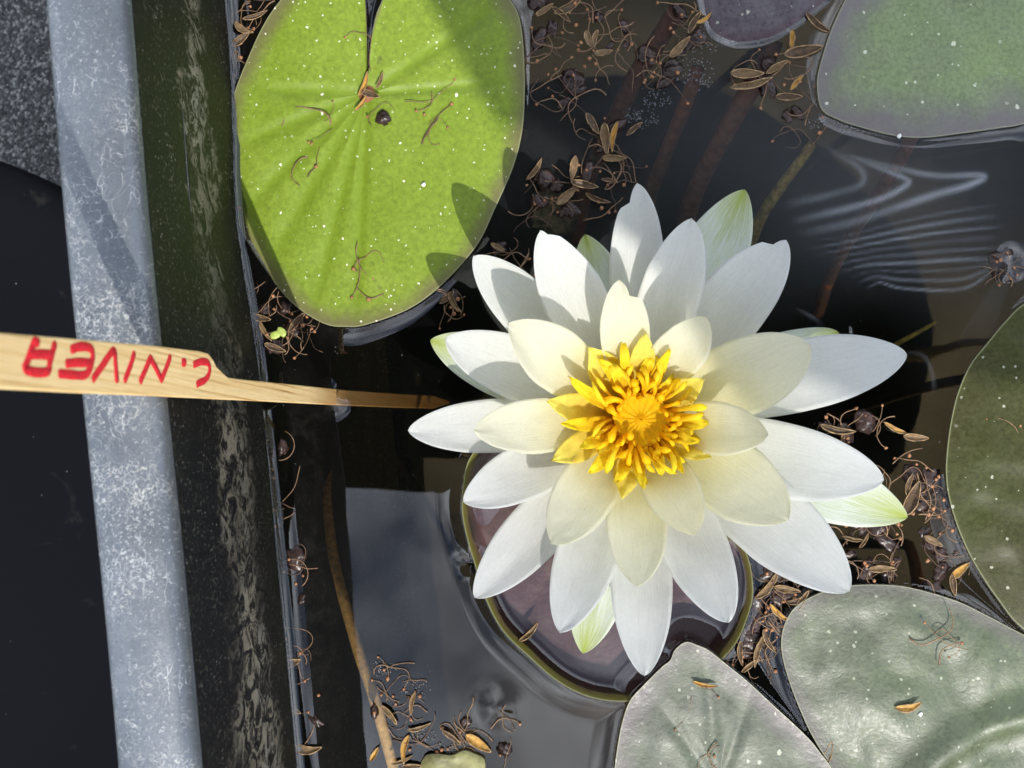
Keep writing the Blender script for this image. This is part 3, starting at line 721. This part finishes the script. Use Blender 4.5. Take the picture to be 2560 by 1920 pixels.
INN = [((1270, 808), .037, 168, {}), ((1548, 700), .039, 138, dict(notch=(1, .86), blunt=.6)), ((1762, 792), .038, 140, dict(blunt=.6, mx=.66)),
       ((2026, 862), .033, 208, dict(blunt=.58, bend=.0008)), ((1920, 1086), .036, 146, dict(blunt=.62, mx=.62)), ((1972, 1298), .033, 208, dict(blunt=.6, bend=-.0006)),
       ((1738, 1336), .035, 152, dict(blunt=.64)), ((1594, 1466), .030, 168, dict(blunt=.66)), ((1378, 1358), .034, 168, dict(blunt=.62)), ((1186, 1076), .034, 148, dict(blunt=.62))]
for i, (tip, zt, w, kw) in enumerate(INN):
    k2 = dict(mx=.62, cup=.34, rise=1.35, slim=.93, base=.36); k2.update(kw)
    petal('petal', tip, zt + .008, w, MT['petal_in'], r0=.0040, zb=.0130 + .0010 * (i % 2), seed=40 + i, **k2)
# broad yellow petal-like stamens
PTD = [((1473, 867), .031, 88), ((1366, 1004), .031, 74), ((1379, 1152), .029, 74), ((1555, 1245), .027, 72), ((1779, 1146), .029, 70), ((1759, 950), .031, 78), ((1614, 834), .034, 66)]
for i, (tip, zt, w) in enumerate(PTD):
    petal('stamen', tip, zt, w, MT['petaloid'], r0=.0045, zb=.0165, cup=.30, rise=1.2, mx=.55, blunt=1.0, base=.5, thick=.0004, wav=2.2, rows=26, cols=9, seed=60 + i)
NRW = [(1563, 850), (1671, 875), (1425, 944), (1403, 1057), (1474, 1186), (1541, 1214), (1610, 1220), (1658, 1188), (1704, 1178), (1738, 1106), (1784, 1058), (1499, 897), (1640, 868), (1450, 1120), (1527, 905), (1690, 940)]
for i, tip in enumerate(NRW):
    petal('stamen', tip, .033 - .003 * rnd.random(), 30 + 8 * rnd.random(), MT['stamen'], r0=.0042, zb=.018, cup=.35, rise=1.05, mx=.5, blunt=.62, base=.8, thick=.0007, wav=2.5, rows=22, cols=7, seed=80 + i, droop=rnd.uniform(-.04, .10), bend=rnd.uniform(-.0012, .0012))
# inner stamens: bent filaments with swollen anthers
def filament(ang, ra, rb, z0, z1, rr, curl, mat):
    pts = []; side = rnd.uniform(-.7, .7)
    for k in range(9):
        t = k / 8; r = ra + (rb - ra) * t
        z = z0 + (z1 - z0) * math.sin(t * math.pi * .5 * (1 + curl)) 
        a = ang + side * t * t * .5
        pts.append(FC + Vector((r * math.cos(a), r * math.sin(a), 0)) - Vector((0, 0, FC.z)) + Vector((0, 0, z)) - flower.location)
    an = rnd.uniform(1.1, 1.7); rad = [rr * f for f in (1.0, 1.0, .95, .9, .85, 1.0, an, an * .95, .45)]
    V, F = tube(pts, rad, 7)
    mesh_obj('stamen', V, F, mat, flower, attrs={'pt': [k // 7 / 8 for k in range(len(V))]})
for ring, (cnt, ra, rb, z0, z1, rr) in enumerate([(24, .0055, .0132, .018, .0290, .00050), (20, .0052, .0106, .018, .0280, .00052), (18, .0050, .0084, .018, .0262, .00052), (14, .0050, .0066, .018, .0240, .00050)]):
    for k in range(cnt):
        filament(2 * math.pi * (k + rnd.uniform(-.4, .4)) / cnt + ring * .2, ra, rb + rnd.uniform(-.0020, .0022), z0, z1 + rnd.uniform(-.003, .003), rr * rnd.uniform(.75, 1.35), rnd.uniform(-.2, .75), MT['stamen'] if ring < 1 else MT['stamen_in'])
# stigma cup with rays and a centre knob
V = []; F = []; pt = []; nS = 72; rr_ = [.0001, .0006, .0010, .0014, .0020, .0030, .0042, .0052, .0060, .0064, .0062]
zz_ = [.0006, .0005, .0001, -.0003, -.0004, .0000, .0006, .0014, .0021, .0018, -.004]
for r, z in zip(rr_, zz_):
    for k in range(nS):
        a = 2 * math.pi * k / nS; ray = math.cos(a * 16)
        zq = z + .00025 * ray * min(1, r / .003) + .00012 * noise.noise(Vector((math.cos(a) * r * 900, math.sin(a) * r * 900, 0)))
        V.append(FC + Vector((r * math.cos(a), r * math.sin(a), .0050 + zq)) - flower.location); pt.append(min(1, r / .006))
mesh_obj('stigma', V, ringfaces(0, len(rr_) - 1, nS) + [tuple(range(nS))], MT['stigma'], flower, attrs={'pt': pt})
# receptacle and stalk that carry everything
V = []; prof = [(.0030, .004), (.0052, .0065), (.0062, .0105), (.0060, .0150), (.0052, .0175), (.001, .0180)]
for r, z in prof:
    for k in range(24):
        a = 2 * math.pi * k / 24; V.append(Vector((FC.x + r * math.cos(a), FC.y + r * math.sin(a), z)) - flower.location)
mesh_obj('receptacle', V, ringfaces(0, len(prof) - 1, 24) + [tuple(range(24))[::-1], tuple(5 * 24 + k for k in range(24))], MT['stamen_in'], flower, attrs={'pt': [0.2] * len(V)})
sv, sf = tube([Vector((0, 0, .001)), Vector((.001, 0, -.01)), Vector((.004, .003, -.05)), Vector((.012, .01, -.11)), Vector((.02, .016, -.172))], [.0030] * 5, 10)
mesh_obj('stalk', sv, sf, MT['stem_olive'], flower)
tag(flower, 'open white water lily flower with cream inner petals and a yellow orange centre', 'flower')

# ------------------------------------------------------------------ floating litter
def husk_mesh(kind, L_=.0075, w=.0022, seed=0):
    """a dry boat-shaped bud scale: hollow inside, rolled paler edges"""
    r_ = random.Random(seed); rows = 11; cols = 7; V = []; F = []; bendv = r_.uniform(-.0016, .0016)
    for j in (0, 1):
        for i in range(rows):
            t = i / (rows - 1); ww = w * .5 * (math.sin(math.pi * (t ** .8)) ** .75 + (.10 if t < .5 else .04)); x = (t - .5) * L_
            yb = bendv * math.sin(math.pi * t); zb = .0006 * (2 * t - 1) ** 2
            for k in range(cols):
                v = -1 + 2 * k / (cols - 1)
                z = zb + .0008 * v * v * (ww / (w * .5)) + .0001 * r_.uniform(-1, 1)
                if abs(v) > .9: z += .00015 * r_.uniform(-1, 1)
                V.append((x, yb + v * ww, z - j * .00016))
    m = rows * cols
    rimf = []
    for i in range(rows - 1):
        for k in range(cols - 1):
            a = i * cols + k; F.append((a, a + 1, a + cols + 1, a + cols)); F.append((m + a, m + a + cols, m + a + cols + 1, m + a + 1))
        for k in (0, cols - 1):
            a = i * cols + k; F.append((a, a + cols, m + a + cols, m + a))
    me = bpy.data.meshes.new('husk'); me.from_pydata(V, [], F)
    me.polygons.foreach_set('use_smooth', [True] * len(me.polygons)); me.materials.append(MT[kind])
    # the rim as its own mesh
    P = [Vector(V[i * cols]) for i in range(rows)] + [Vector(V[i * cols + cols - 1]) for i in range(rows - 1, -1, -1)]
    rv, rf = tube(P, [.00013 * (1 + .6 * r_.uniform(-1, 1)) for _ in P], 5)
    mr = bpy.data.meshes.new('husk_edge'); mr.from_pydata([tuple(v) for v in rv], [], rf)
    mr.polygons.foreach_set('use_smooth', [True] * len(mr.polygons)); mr.materials.append(MT['husk_rim'])
    return me, mr
HUSK = {k: [husk_mesh(k, .0075 * (1 + .1 * s), .0022 * (1 + .25 * (s % 3 - 1)), s + 10) for s in range(5)] for k in ('husk', 'husk_tan', 'husk_yellow')}
TW = {}
def thread_mesh(seed, dark):
    r_ = random.Random(seed); n = 16; a = r_.uniform(0, 6.28); k1 = r_.uniform(-60, 60); p = Vector((0, 0, 0)); P = [p.copy()]
    cur = r_.uniform(-260, 260); L_ = r_.uniform(.008, .018); dcur = r_.uniform(-330, 330)
    for i in range(n):
        s = L_ / n; a += (cur + dcur * math.sin(i * .7)) * s; p = p + Vector((math.cos(a), math.sin(a), 0)) * s
        P.append(p + Vector((0, 0, .0006 * abs(noise.noise(Vector((i * .3, seed, 0)))))))
    c = sum(P, Vector()) / len(P); P = [q - Vector((c.x, c.y, 0)) for q in P]
    r0 = r_.uniform(.00009, .00017)
    V, F = tube(P, [r0 * (1.3 - .6 * i / n) for i in range(n + 1)], 5)
    me = bpy.data.meshes.new('thread'); me.from_pydata([tuple(v) for v in V], [], F)
    me.polygons.foreach_set('use_smooth', [True] * len(me.polygons)); me.materials.append(MT['thread_dark' if dark else 'thread'])
    TW[seed] = abs(sum((cur + dcur * math.sin(i * .7)) * L_ / n for i in range(n)))
    return me, P[-1]
THR = [thread_mesh(s, s % 4 == 0) for s in range(28)]
def blob_mesh(name, r, mat, seed, flat=.6, seg=8, rings=5, rough=.25):
    V = []; F = []
    for i in range(rings + 1):
        ph = math.pi * i / rings
        for k in range(seg):
            a = 2 * math.pi * k / seg; d = Vector((math.sin(ph) * math.cos(a), math.sin(ph) * math.sin(a), math.cos(ph)))
            q = d * r * (1 + rough * noise.noise(d * 1.7 + Vector((seed * 3.3, 0, 0)))); V.append((q.x, q.y, q.z * flat))
    F = ringfaces(0, rings, seg)
    me = bpy.data.meshes.new(name); me.from_pydata(V, [], [f[::-1] for f in F]); me.polygons.foreach_set('use_smooth', [True] * len(me.polygons)); me.materials.append(MT[mat])
    return me
SEED = [blob_mesh('seed', .00044, 'seed', s, .6, rough=.7) for s in range(5)]
SCRAP = [blob_mesh('scrap', .0022, 'rot', s, .14, 18, 8, 1.0) for s in range(6)]
def put(name, me, x, y, z, rz=0.0, sc=1.0, tilt=(0, 0)):
    o = bpy.data.objects.new(name, me); col.objects.link(o)
    p = W(x, y, 0); o.location = (p.x, p.y, z); o.rotation_euler = (tilt[0], tilt[1], rz); o.scale = (sc,) * 3
    return o
ZW = .0005
def husk(x, y, ang, ln=75, kind=None, z=ZW, label=None, group=None, wide=1.0):
    kind = kind or rnd.choice(['husk', 'husk', 'husk_tan'])
    me, mr = rnd.choice(HUSK[kind])
    o = put('dried_husk', me, x, y, z + .0004, -R(ang), ln / 78.0, (rnd.uniform(-.35, .35), rnd.uniform(-.1, .1)))
    o.scale = (ln / 88., ln / 94. * wide, ln / 88.)
    e = bpy.data.objects.new('edge', mr); col.objects.link(e); e.parent = o
    return tag(o, label, 'husk', group)
REG = {   # where the litter floats -> how it is told apart
 'top': 'in litter between notched pad and upper petals', 'tr': 'in litter wedged between two shaded pads',
 'wall': 'by tub wall waterline above wooden label', 'stk': 'beside wooden label under the notched pad',
 'low': 'along tub wall waterline below wooden label', 'bot': 'in litter where the tan stem surfaces', 'right': 'in wet litter between flower and olive pad',
 'mid': 'in wet litter between plum and silvery pads', 'p1': 'lying on the notched bright pad', 'p5': 'lying on the silvery pad', 'p6': 'lying on the sage pad', 'p4': 'lying on the dark olive pad', 'gap': 'floating between notched pad and left petals', 'clump': 'in small lone clump near olive pad', 'flood': 'floating on the flooded plum pad'}
def HU(reg, items):
    for it in items:
        x, y, a, ln = it[:4]; kind = it[4] if len(it) > 4 else None
        nm = {'husk': 'brown', 'husk_tan': 'tan', 'husk_yellow': 'yellow'}
        kind = kind or rnd.choice(['husk', 'husk', 'husk_tan'])
        wd_ = it[5] if len(it) > 5 else 1.0
        size = ('broad ' if wd_ > 1.05 else '') + ('short' if ln < 56 else 'long' if ln > 74 else 'medium sized')
        husk(x, y, a, ln, kind, z=PZ.get(reg, ZW), label=f'{size} {nm[kind]} dried husk {REG[reg]}', group=f'{size} {nm[kind]} husks {REG[reg]}', wide=wd_)
PZ = {'p1': .0016, 'p4': .0022, 'p5': .0034, 'p6': .0028}
HU('top', [(1362, 28, -35, 55), (1402, 42, 40, 70), (1420, 10, -35, 75), (1470, 100, 75, 45, 'husk_tan', 1.4), (1490, 100, 100, 40, 'husk_tan', 1.5), (1508, 135, -10, 50, 'husk_tan', 1.3),
           (1480, 312, 60, 60), (1515, 350, 85, 85), (1536, 345, 100, 70, 'husk_yellow'), (1535, 398, 0, 65, 'husk_tan'), (1585, 325, -40, 60, 'husk'), (1432, 422, 100, 60, 'husk_tan'), (1460, 465, 10, 75, 'husk'), (1335, 425, -55, 60, 'husk_tan'), (1415, 490, -40, 65, 'husk_tan'), (1523, 455, 10, 50, 'husk'), (1495, 495, 20, 60, 'husk')])
HU('tr', [(1735, 60, -60, 75, 'husk'), (1757, 47, -35, 40, 'husk_yellow'), (1697, 120, -45, 75, 'husk_tan'), (1865, 187, 0, 90, 'husk_tan'), (1875, 212, -15, 100, 'husk_tan'), (1940, 170, -30, 75, 'husk_tan'), (1976, 105, 95, 65, 'husk_yellow'), (2005, 130, -12, 105, 'husk'), (2045, 60, 40, 75, 'husk'), (1990, 210, -50, 60, 'husk_yellow'), (1970, 245, 0, 70, 'husk')])
HU('wall', [(612, 72, 30, 45, 'husk_tan', 1.5), (604, 100, -40, 55), (640, 40, -20, 60), (570, 198, 25, 60, 'husk_tan'), (590, 150, 100, 50)])
HU('stk', [(605, 815, 40, 50, 'husk_yellow'), (668, 826, 60, 55, 'husk_tan'), (745, 805, -50, 75, 'husk'), (655, 795, 10, 50, 'husk'), (625, 765, 60, 45), (690, 870, 20, 60, 'husk')])
HU('low', [(727, 1655, -18, 62, 'husk_tan', 1.3), (725, 1768, 25, 60, 'husk_tan'), (770, 1862, 5, 62, 'husk_tan', 1.3), (712, 1870, -25, 70, 'husk'), (690, 1560, 15, 50, 'husk'), (660, 1110, -40, 50)])
HU('bot', [(975, 1783, 50, 72, 'husk_tan'), (1048, 1812, -15, 55, 'husk_tan'), (1130, 1838, 40, 70, 'husk'), (1195, 1855, 35, 75, 'husk_yellow'), (1018, 1870, 100, 60, 'husk_yellow'), (1005, 1895, -20, 50), (1033, 1755, 100, 55, 'husk_tan'), (938, 1882, -60, 40, 'husk_yellow'), (1030, 1912, 0, 60, 'husk_tan')])
HU('right', [(2090, 1070, 10, 85, 'husk'), (2235, 1070, 25, 62, 'husk_yellow'), (2285, 1093, 5, 70, 'husk_tan'), (2275, 1245, -65, 100, 'husk', 1.2), (2130, 1345, 10, 50, 'husk_tan'), (2157, 1350, -60, 40, 'husk_tan'), (2202, 1420, 0, 82, 'husk_tan', 1.1), (2380, 1460, 80, 60, 'husk'), (2395, 1425, -40, 60, 'husk_yellow'), (2270, 1215, 100, 55, 'husk'), (2330, 1350, 30, 50)])
HU('mid', [(1912, 1458, -50, 75, 'husk_tan'), (2005, 1500, -60, 70, 'husk_tan'), (1950, 1530, 40, 65, 'husk_yellow'), (1853, 1630, 85, 60, 'husk'), (1894, 1625, 105, 75, 'husk_tan'), (1873, 1660, -35, 65, 'husk_tan'), (1965, 1470, 10, 70), (1920, 1600, 60, 60), (1990, 1495, -20, 50), (2066, 1880, -70, 70, 'husk_yellow')])
HU('p1', [(910, 215, -70, 60, 'husk_yellow'), (950, 205, -70, 42, 'husk_tan'), (928, 240, 18, 50, 'husk'), (905, 262, -55, 45, 'husk_yellow')])
HU('p5', [(2258, 1752, -14, 60, 'husk_yellow', 1.6)])
HU('p6', [(1757, 1700, 12, 58, 'husk_yellow', .9)])
HU('gap', [(1140, 755, 60, 50, 'husk_tan'), (1118, 745, -40, 45), (1245, 620, 30, 40, 'husk_tan')])
HU('flood', [(1322, 1577, -45, 62, 'husk_tan')])
# threads and orange seeds, one by one
def threads(reg, boxes, nt_, ns_, nd_=0):
    z = PZ.get(reg, ZW)
    for k in range(nt_):
        b = rnd.choice(boxes); x, y = rnd.uniform(b[0], b[2]), rnd.uniform(b[1], b[3])
        i = rnd.randrange(len(THR)); me, end = THR[i]; sc = rnd.uniform(.6, 1.05)
        o = put('catkin_thread', me, x, y, z + .00015, rnd.uniform(0, 6.28), sc, (rnd.uniform(-.06, .06), rnd.uniform(-.06, .06)))
        if rnd.random() < .45:
            s = bpy.data.objects.new('seed_head', rnd.choice(SEED)); col.objects.link(s); s.parent = o; s.location = end
        c = 'dark brown' if i % 4 == 0 else 'pale brown'
        form = 'coiled' if TW[i] > 2.6 else 'hooked' if TW[i] > 1.2 else 'gently bent'
        tail = ' with orange head' if o.children else ''
        tag(o, f'{form} {c} thread{tail} {REG[reg]}', 'thread', f'{form} {c} threads{tail} {REG[reg]}')
    for k in range(ns_):
        b = rnd.choice(boxes); x, y = rnd.uniform(b[0], b[2]), rnd.uniform(b[1], b[3])
        tag(put('seed', rnd.choice(SEED), x, y, z + .0003, rnd.uniform(0, 6), rnd.uniform(.7, 1.25)), f'tiny orange seed {REG[reg]}', 'seed', f'orange seeds {REG[reg]}')
    for k in range(nd_):
        b = rnd.choice(boxes); x, y = rnd.uniform(b[0], b[2]), rnd.uniform(b[1], b[3])
        sc_ = rnd.uniform(.5, 1.3); th_ = rnd.uniform(.5, 1)
        o = put('rotting_scrap', rnd.choice(SCRAP), x, y, z - .0001, rnd.uniform(0, 6), sc_); o.scale.y *= th_
        size = ('small' if sc_ < .75 else 'large' if sc_ > 1.05 else 'middling') + (' narrow' if th_ < .68 else ' roundish')
        tag(o, f'{size} dark wet plant scrap {REG[reg]}', 'plant scrap', f'{size} scraps {REG[reg]}')
threads('top', [(1340, 0, 1570, 100), (1335, 90, 1570, 180), (1340, 180, 1460, 260), (1440, 290, 1570, 440), (1310, 380, 1420, 560), (1400, 420, 1570, 550), (1600, 130, 1700, 220)], 70, 36, 26)
threads('tr', [(1680, 0, 1760, 130), (1830, 150, 2040, 230), (1950, 90, 2050, 300), (1970, 240, 2050, 360)], 22, 9, 9)
threads('wall', [(600, 0, 680, 120), (560, 130, 610, 260), (520, 290, 580, 480), (540, 500, 590, 680)], 17, 11, 3)
threads('stk', [(590, 740, 720, 880), (720, 780, 790, 860)], 20, 10, 6)
threads('low', [(650, 1090, 740, 1320), (655, 1330, 760, 1600), (690, 1600, 800, 1900)], 22, 10, 8)
threads('bot', [(930, 1660, 1060, 1800), (960, 1780, 1180, 1910), (1130, 1790, 1290, 1910)], 30, 14, 3)
threads('right', [(2050, 1040, 2220, 1110), (2160, 1090, 2340, 1240), (2040, 1300, 2230, 1420), (2130, 1280, 2380, 1330), (2300, 1190, 2370, 1300), (2310, 1330, 2440, 1480), (2150, 1400, 2240, 1450)], 62, 24, 30)
threads('mid', [(1885, 1430, 2020, 1560), (1850, 1560, 1950, 1690), (1930, 1480, 1990, 1600)], 34, 12, 18)
threads('gap', [(1100, 735, 1160, 790), (1220, 590, 1300, 660), (1290, 640, 1340, 700)], 12, 6, 2)
threads('clump', [(2488, 648, 2535, 690)], 8, 3, 6)
threads('p1', [(880, 190, 990, 300), (895, 60, 950, 180), (740, 280, 850, 430), (880, 640, 930, 760), (1040, 240, 1100, 330)], 17, 6)
threads('p5', [(2330, 1560, 2420, 1620), (2250, 1640, 2320, 1700)], 4, 0)
threads('p6', [(1700, 1690, 1790, 1800), (1740, 1860, 1810, 1910)], 5, 1)
threads('p4', [(2450, 1040, 2560, 1070), (2500, 1120, 2570, 1140)], 3, 1)
# grey fluffy scum
for i, (x, y, s) in enumerate([(1760, 100, 60), (1735, 180, 60), (1745, 205, 40), (1642, 250, 42), (1580, 290, 30), (1610, 300, 40), (960, 1670, 36), (1040, 1720, 44), (1055, 1840, 40), (1130, 1865, 40), (2110, 310, 40), (2040, 310, 30)]):
    V = []; F = []
    r_ = random.Random(i); 
    for k in range(int(s * 1.3)):
        a = r_.uniform(0, 6.28); rr = s * 1e-4 * math.sqrt(r_.random()) * .75; cx, cy = rr * math.cos(a) * 1.2, rr * math.sin(a) * .8
        q = r_.uniform(.00010, .00026); b0 = len(V)
        V += [(cx + q, cy, 0), (cx, cy + q, 0), (cx - q, cy, 0), (cx, cy - q, 0), (cx, cy, q), (cx, cy, -q)]
        F += [tuple(b0 + j for j in f) for f in ((0, 1, 4), (1, 2, 4), (2, 3, 4), (3, 0, 4), (1, 0, 5), (2, 1, 5), (3, 2, 5), (0, 3, 5))]
    p = W(x, y); o = mesh_obj('scum_clump', V, F, MT['scum']); o.location = (p.x, p.y, .0004)
    tag(o, 'grey fluffy scum clump floating ' + ('around the tan stem' if y > 1500 else 'in litter near the shaded pads'), 'scum', 'grey scum ' + ('near tan stem' if y > 1500 else 'near shaded pads'))
sl = put('sunken_leaf', blob_mesh('sunken_leaf', .0060, 'murk', 4, .12, 26, 10, .9), 1392, 520, -.012, .5); sl.scale = (.75, 1.1, 1)
tag(sl, 'murky brown rotting leaf sunk under the water between notched pad and upper petals', 'leaf')
# duckweed, white chips, dead leaf, droplet
for x, y, a in ((690, 838, 20), (706, 830, -50)):
    o = put('duckweed', blob_mesh('duckweed_leaf', .0013, 'duckweed', x, .25, 12, 6, .2), x, y, .0010, R(a)); o.scale = (1.15, .75, 1)
    tag(o, 'pale green duckweed leaf, one of a pair floating near the wooden label', 'duckweed', 'pair of duckweed leaves')
wm = blob_mesh('chip', .0007, 'chip', 3, .5, 8, 5, .6)
for x, y, z, lab in ((1060, 465, .0022, 'white chip lying on the notched bright pad'), (2290, 1777, .0032, 'white crumb lying on the silvery pad near a yellow husk'), (2240, 345, .0024, 'white crumb at the edge of the grey green pad')):
    tag(put('white_chip', wm, x, y, z, 1.0, .8), lab, 'chip')
o = put('dark_crumb', blob_mesh('crumb', .0017, 'rot', 8, .6, 10, 6, 1.0), 960, 300, .0018, .4); tag(o, 'black soil crumb lying at the centre of the notched bright pad', 'crumb')
V = []; F = []
oc = [(1062, 1888), (1090, 1880), (1130, 1884), (1160, 1872), (1185, 1880), (1212, 1896), (1205, 1940), (1150, 1980), (1080, 1970), (1050, 1930)]
PV = [W(p.x, p.y) for p in catmull(oc, 4)]; cc = sum(PV, Vector()) / len(PV)
for s in (0, .5, 1):
    for p in PV:
        q = cc.lerp(p, max(.02, s)); V.append((q.x, q.y, .0012 + .0006 * noise.noise(q * 160) + .0003 * s))
mm = len(V); V += [(x, y, z - .0006) for x, y, z in V]; nP = len(PV)
F = [(i * nP + k, (i + 1) * nP + k, (i + 1) * nP + (k + 1) % nP, i * nP + (k + 1) % nP) for i in range(2) for k in range(nP)] + [tuple(range(nP))]
F += [tuple(mm + j for j in f[::-1]) for f in F] + [(2 * nP + k, mm + 2 * nP + k, mm + 2 * nP + (k + 1) % nP, 2 * nP + (k + 1) % nP) for k in range(nP)]
tag(mesh_obj('dead_leaf', V, F, MT['deadleaf']), 'pale olive scrap of dead leaf floating beside the tan stem', 'leaf')

# ------------------------------------------------------------------ added unseen leaves: one casts the far pads' shade, one darkens the water's reflection
def added_blocker_leaf(base, outline, zl, droop, label, stalk_to, name='added_blocker_leaf'):
    e = empty(name, (base[0], base[1], 0)); P = catmull(outline, 8); n = len(P); c = sum(P, Vector()) / n
    V = []; rg = [.02, .2, .4, .6, .8, .92, 1.0]
    for r in rg:
        for p in P:
            q = c.lerp(p, r)
            V.append((q.x - base[0], q.y - base[1], zl - droop * r * r + .004 * noise.noise(Vector((q.x * 25, q.y * 25, zl)))))
    mm = len(V); V += [(x, y, z - .0008) for x, y, z in V]
    F = ringfaces(0, len(rg) - 1, n) + [tuple(range(n))[::-1]]
    F += [tuple(mm + j for j in f[::-1]) for f in F] + [(6 * n + k, 6 * n + (k + 1) % n, mm + 6 * n + (k + 1) % n, mm + 6 * n + k) for k in range(n)]
    mesh_obj('blade', V, F, MT['added_leaf'], e)
    t = Vector((stalk_to[0] - base[0], stalk_to[1] - base[1], zl - .002))
    pts = catmull([t, t * .97 + Vector((0, 0, -.02)), t * .5, Vector((0, 0, .03)), Vector((0, 0, -.05)), Vector((0, 0, -.172))], 5, False)
    sv, sf = tube(pts, [.003] * len(pts), 10)
    mesh_obj('stalk', sv, sf, MT['stem_olive'], e)
    tag(e, label, 'leaf')
added_blocker_leaf((.27, -.215), [(0.074, -0.235), (0.086, -0.259), (0.1, -0.2835), (0.11, -0.2855), (0.132, -0.305), (0.15, -0.335), (0.176, -0.336), (0.235, -0.35), (0.305, -0.345), (0.36, -0.295), (0.37, -0.225), (0.325, -0.165), (0.245, -0.15), (0.175, -0.19), (0.125, -0.215), (0.093, -0.225)], .48, .006,
            'added unseen broad leaf on a stalk, put there to shade the grey green pad', (.25, -.25))
added_blocker_leaf((.31, .03), [(-.27, -.03), (-.20, -.066), (-.11, -.072), (-.02, -.076), (.08, -.077), (.14, -.082), (.19, -.11), (.26, -.135), (.34, -.115), (.40, -.03), (.41, .06), (.37, .16), (.28, .25), (.15, .30), (0, .29), (-.13, .22), (-.23, .09)], .55, .012,
            'added unseen leaf high over the tub, put there to darken the water reflection', (.29, .012))
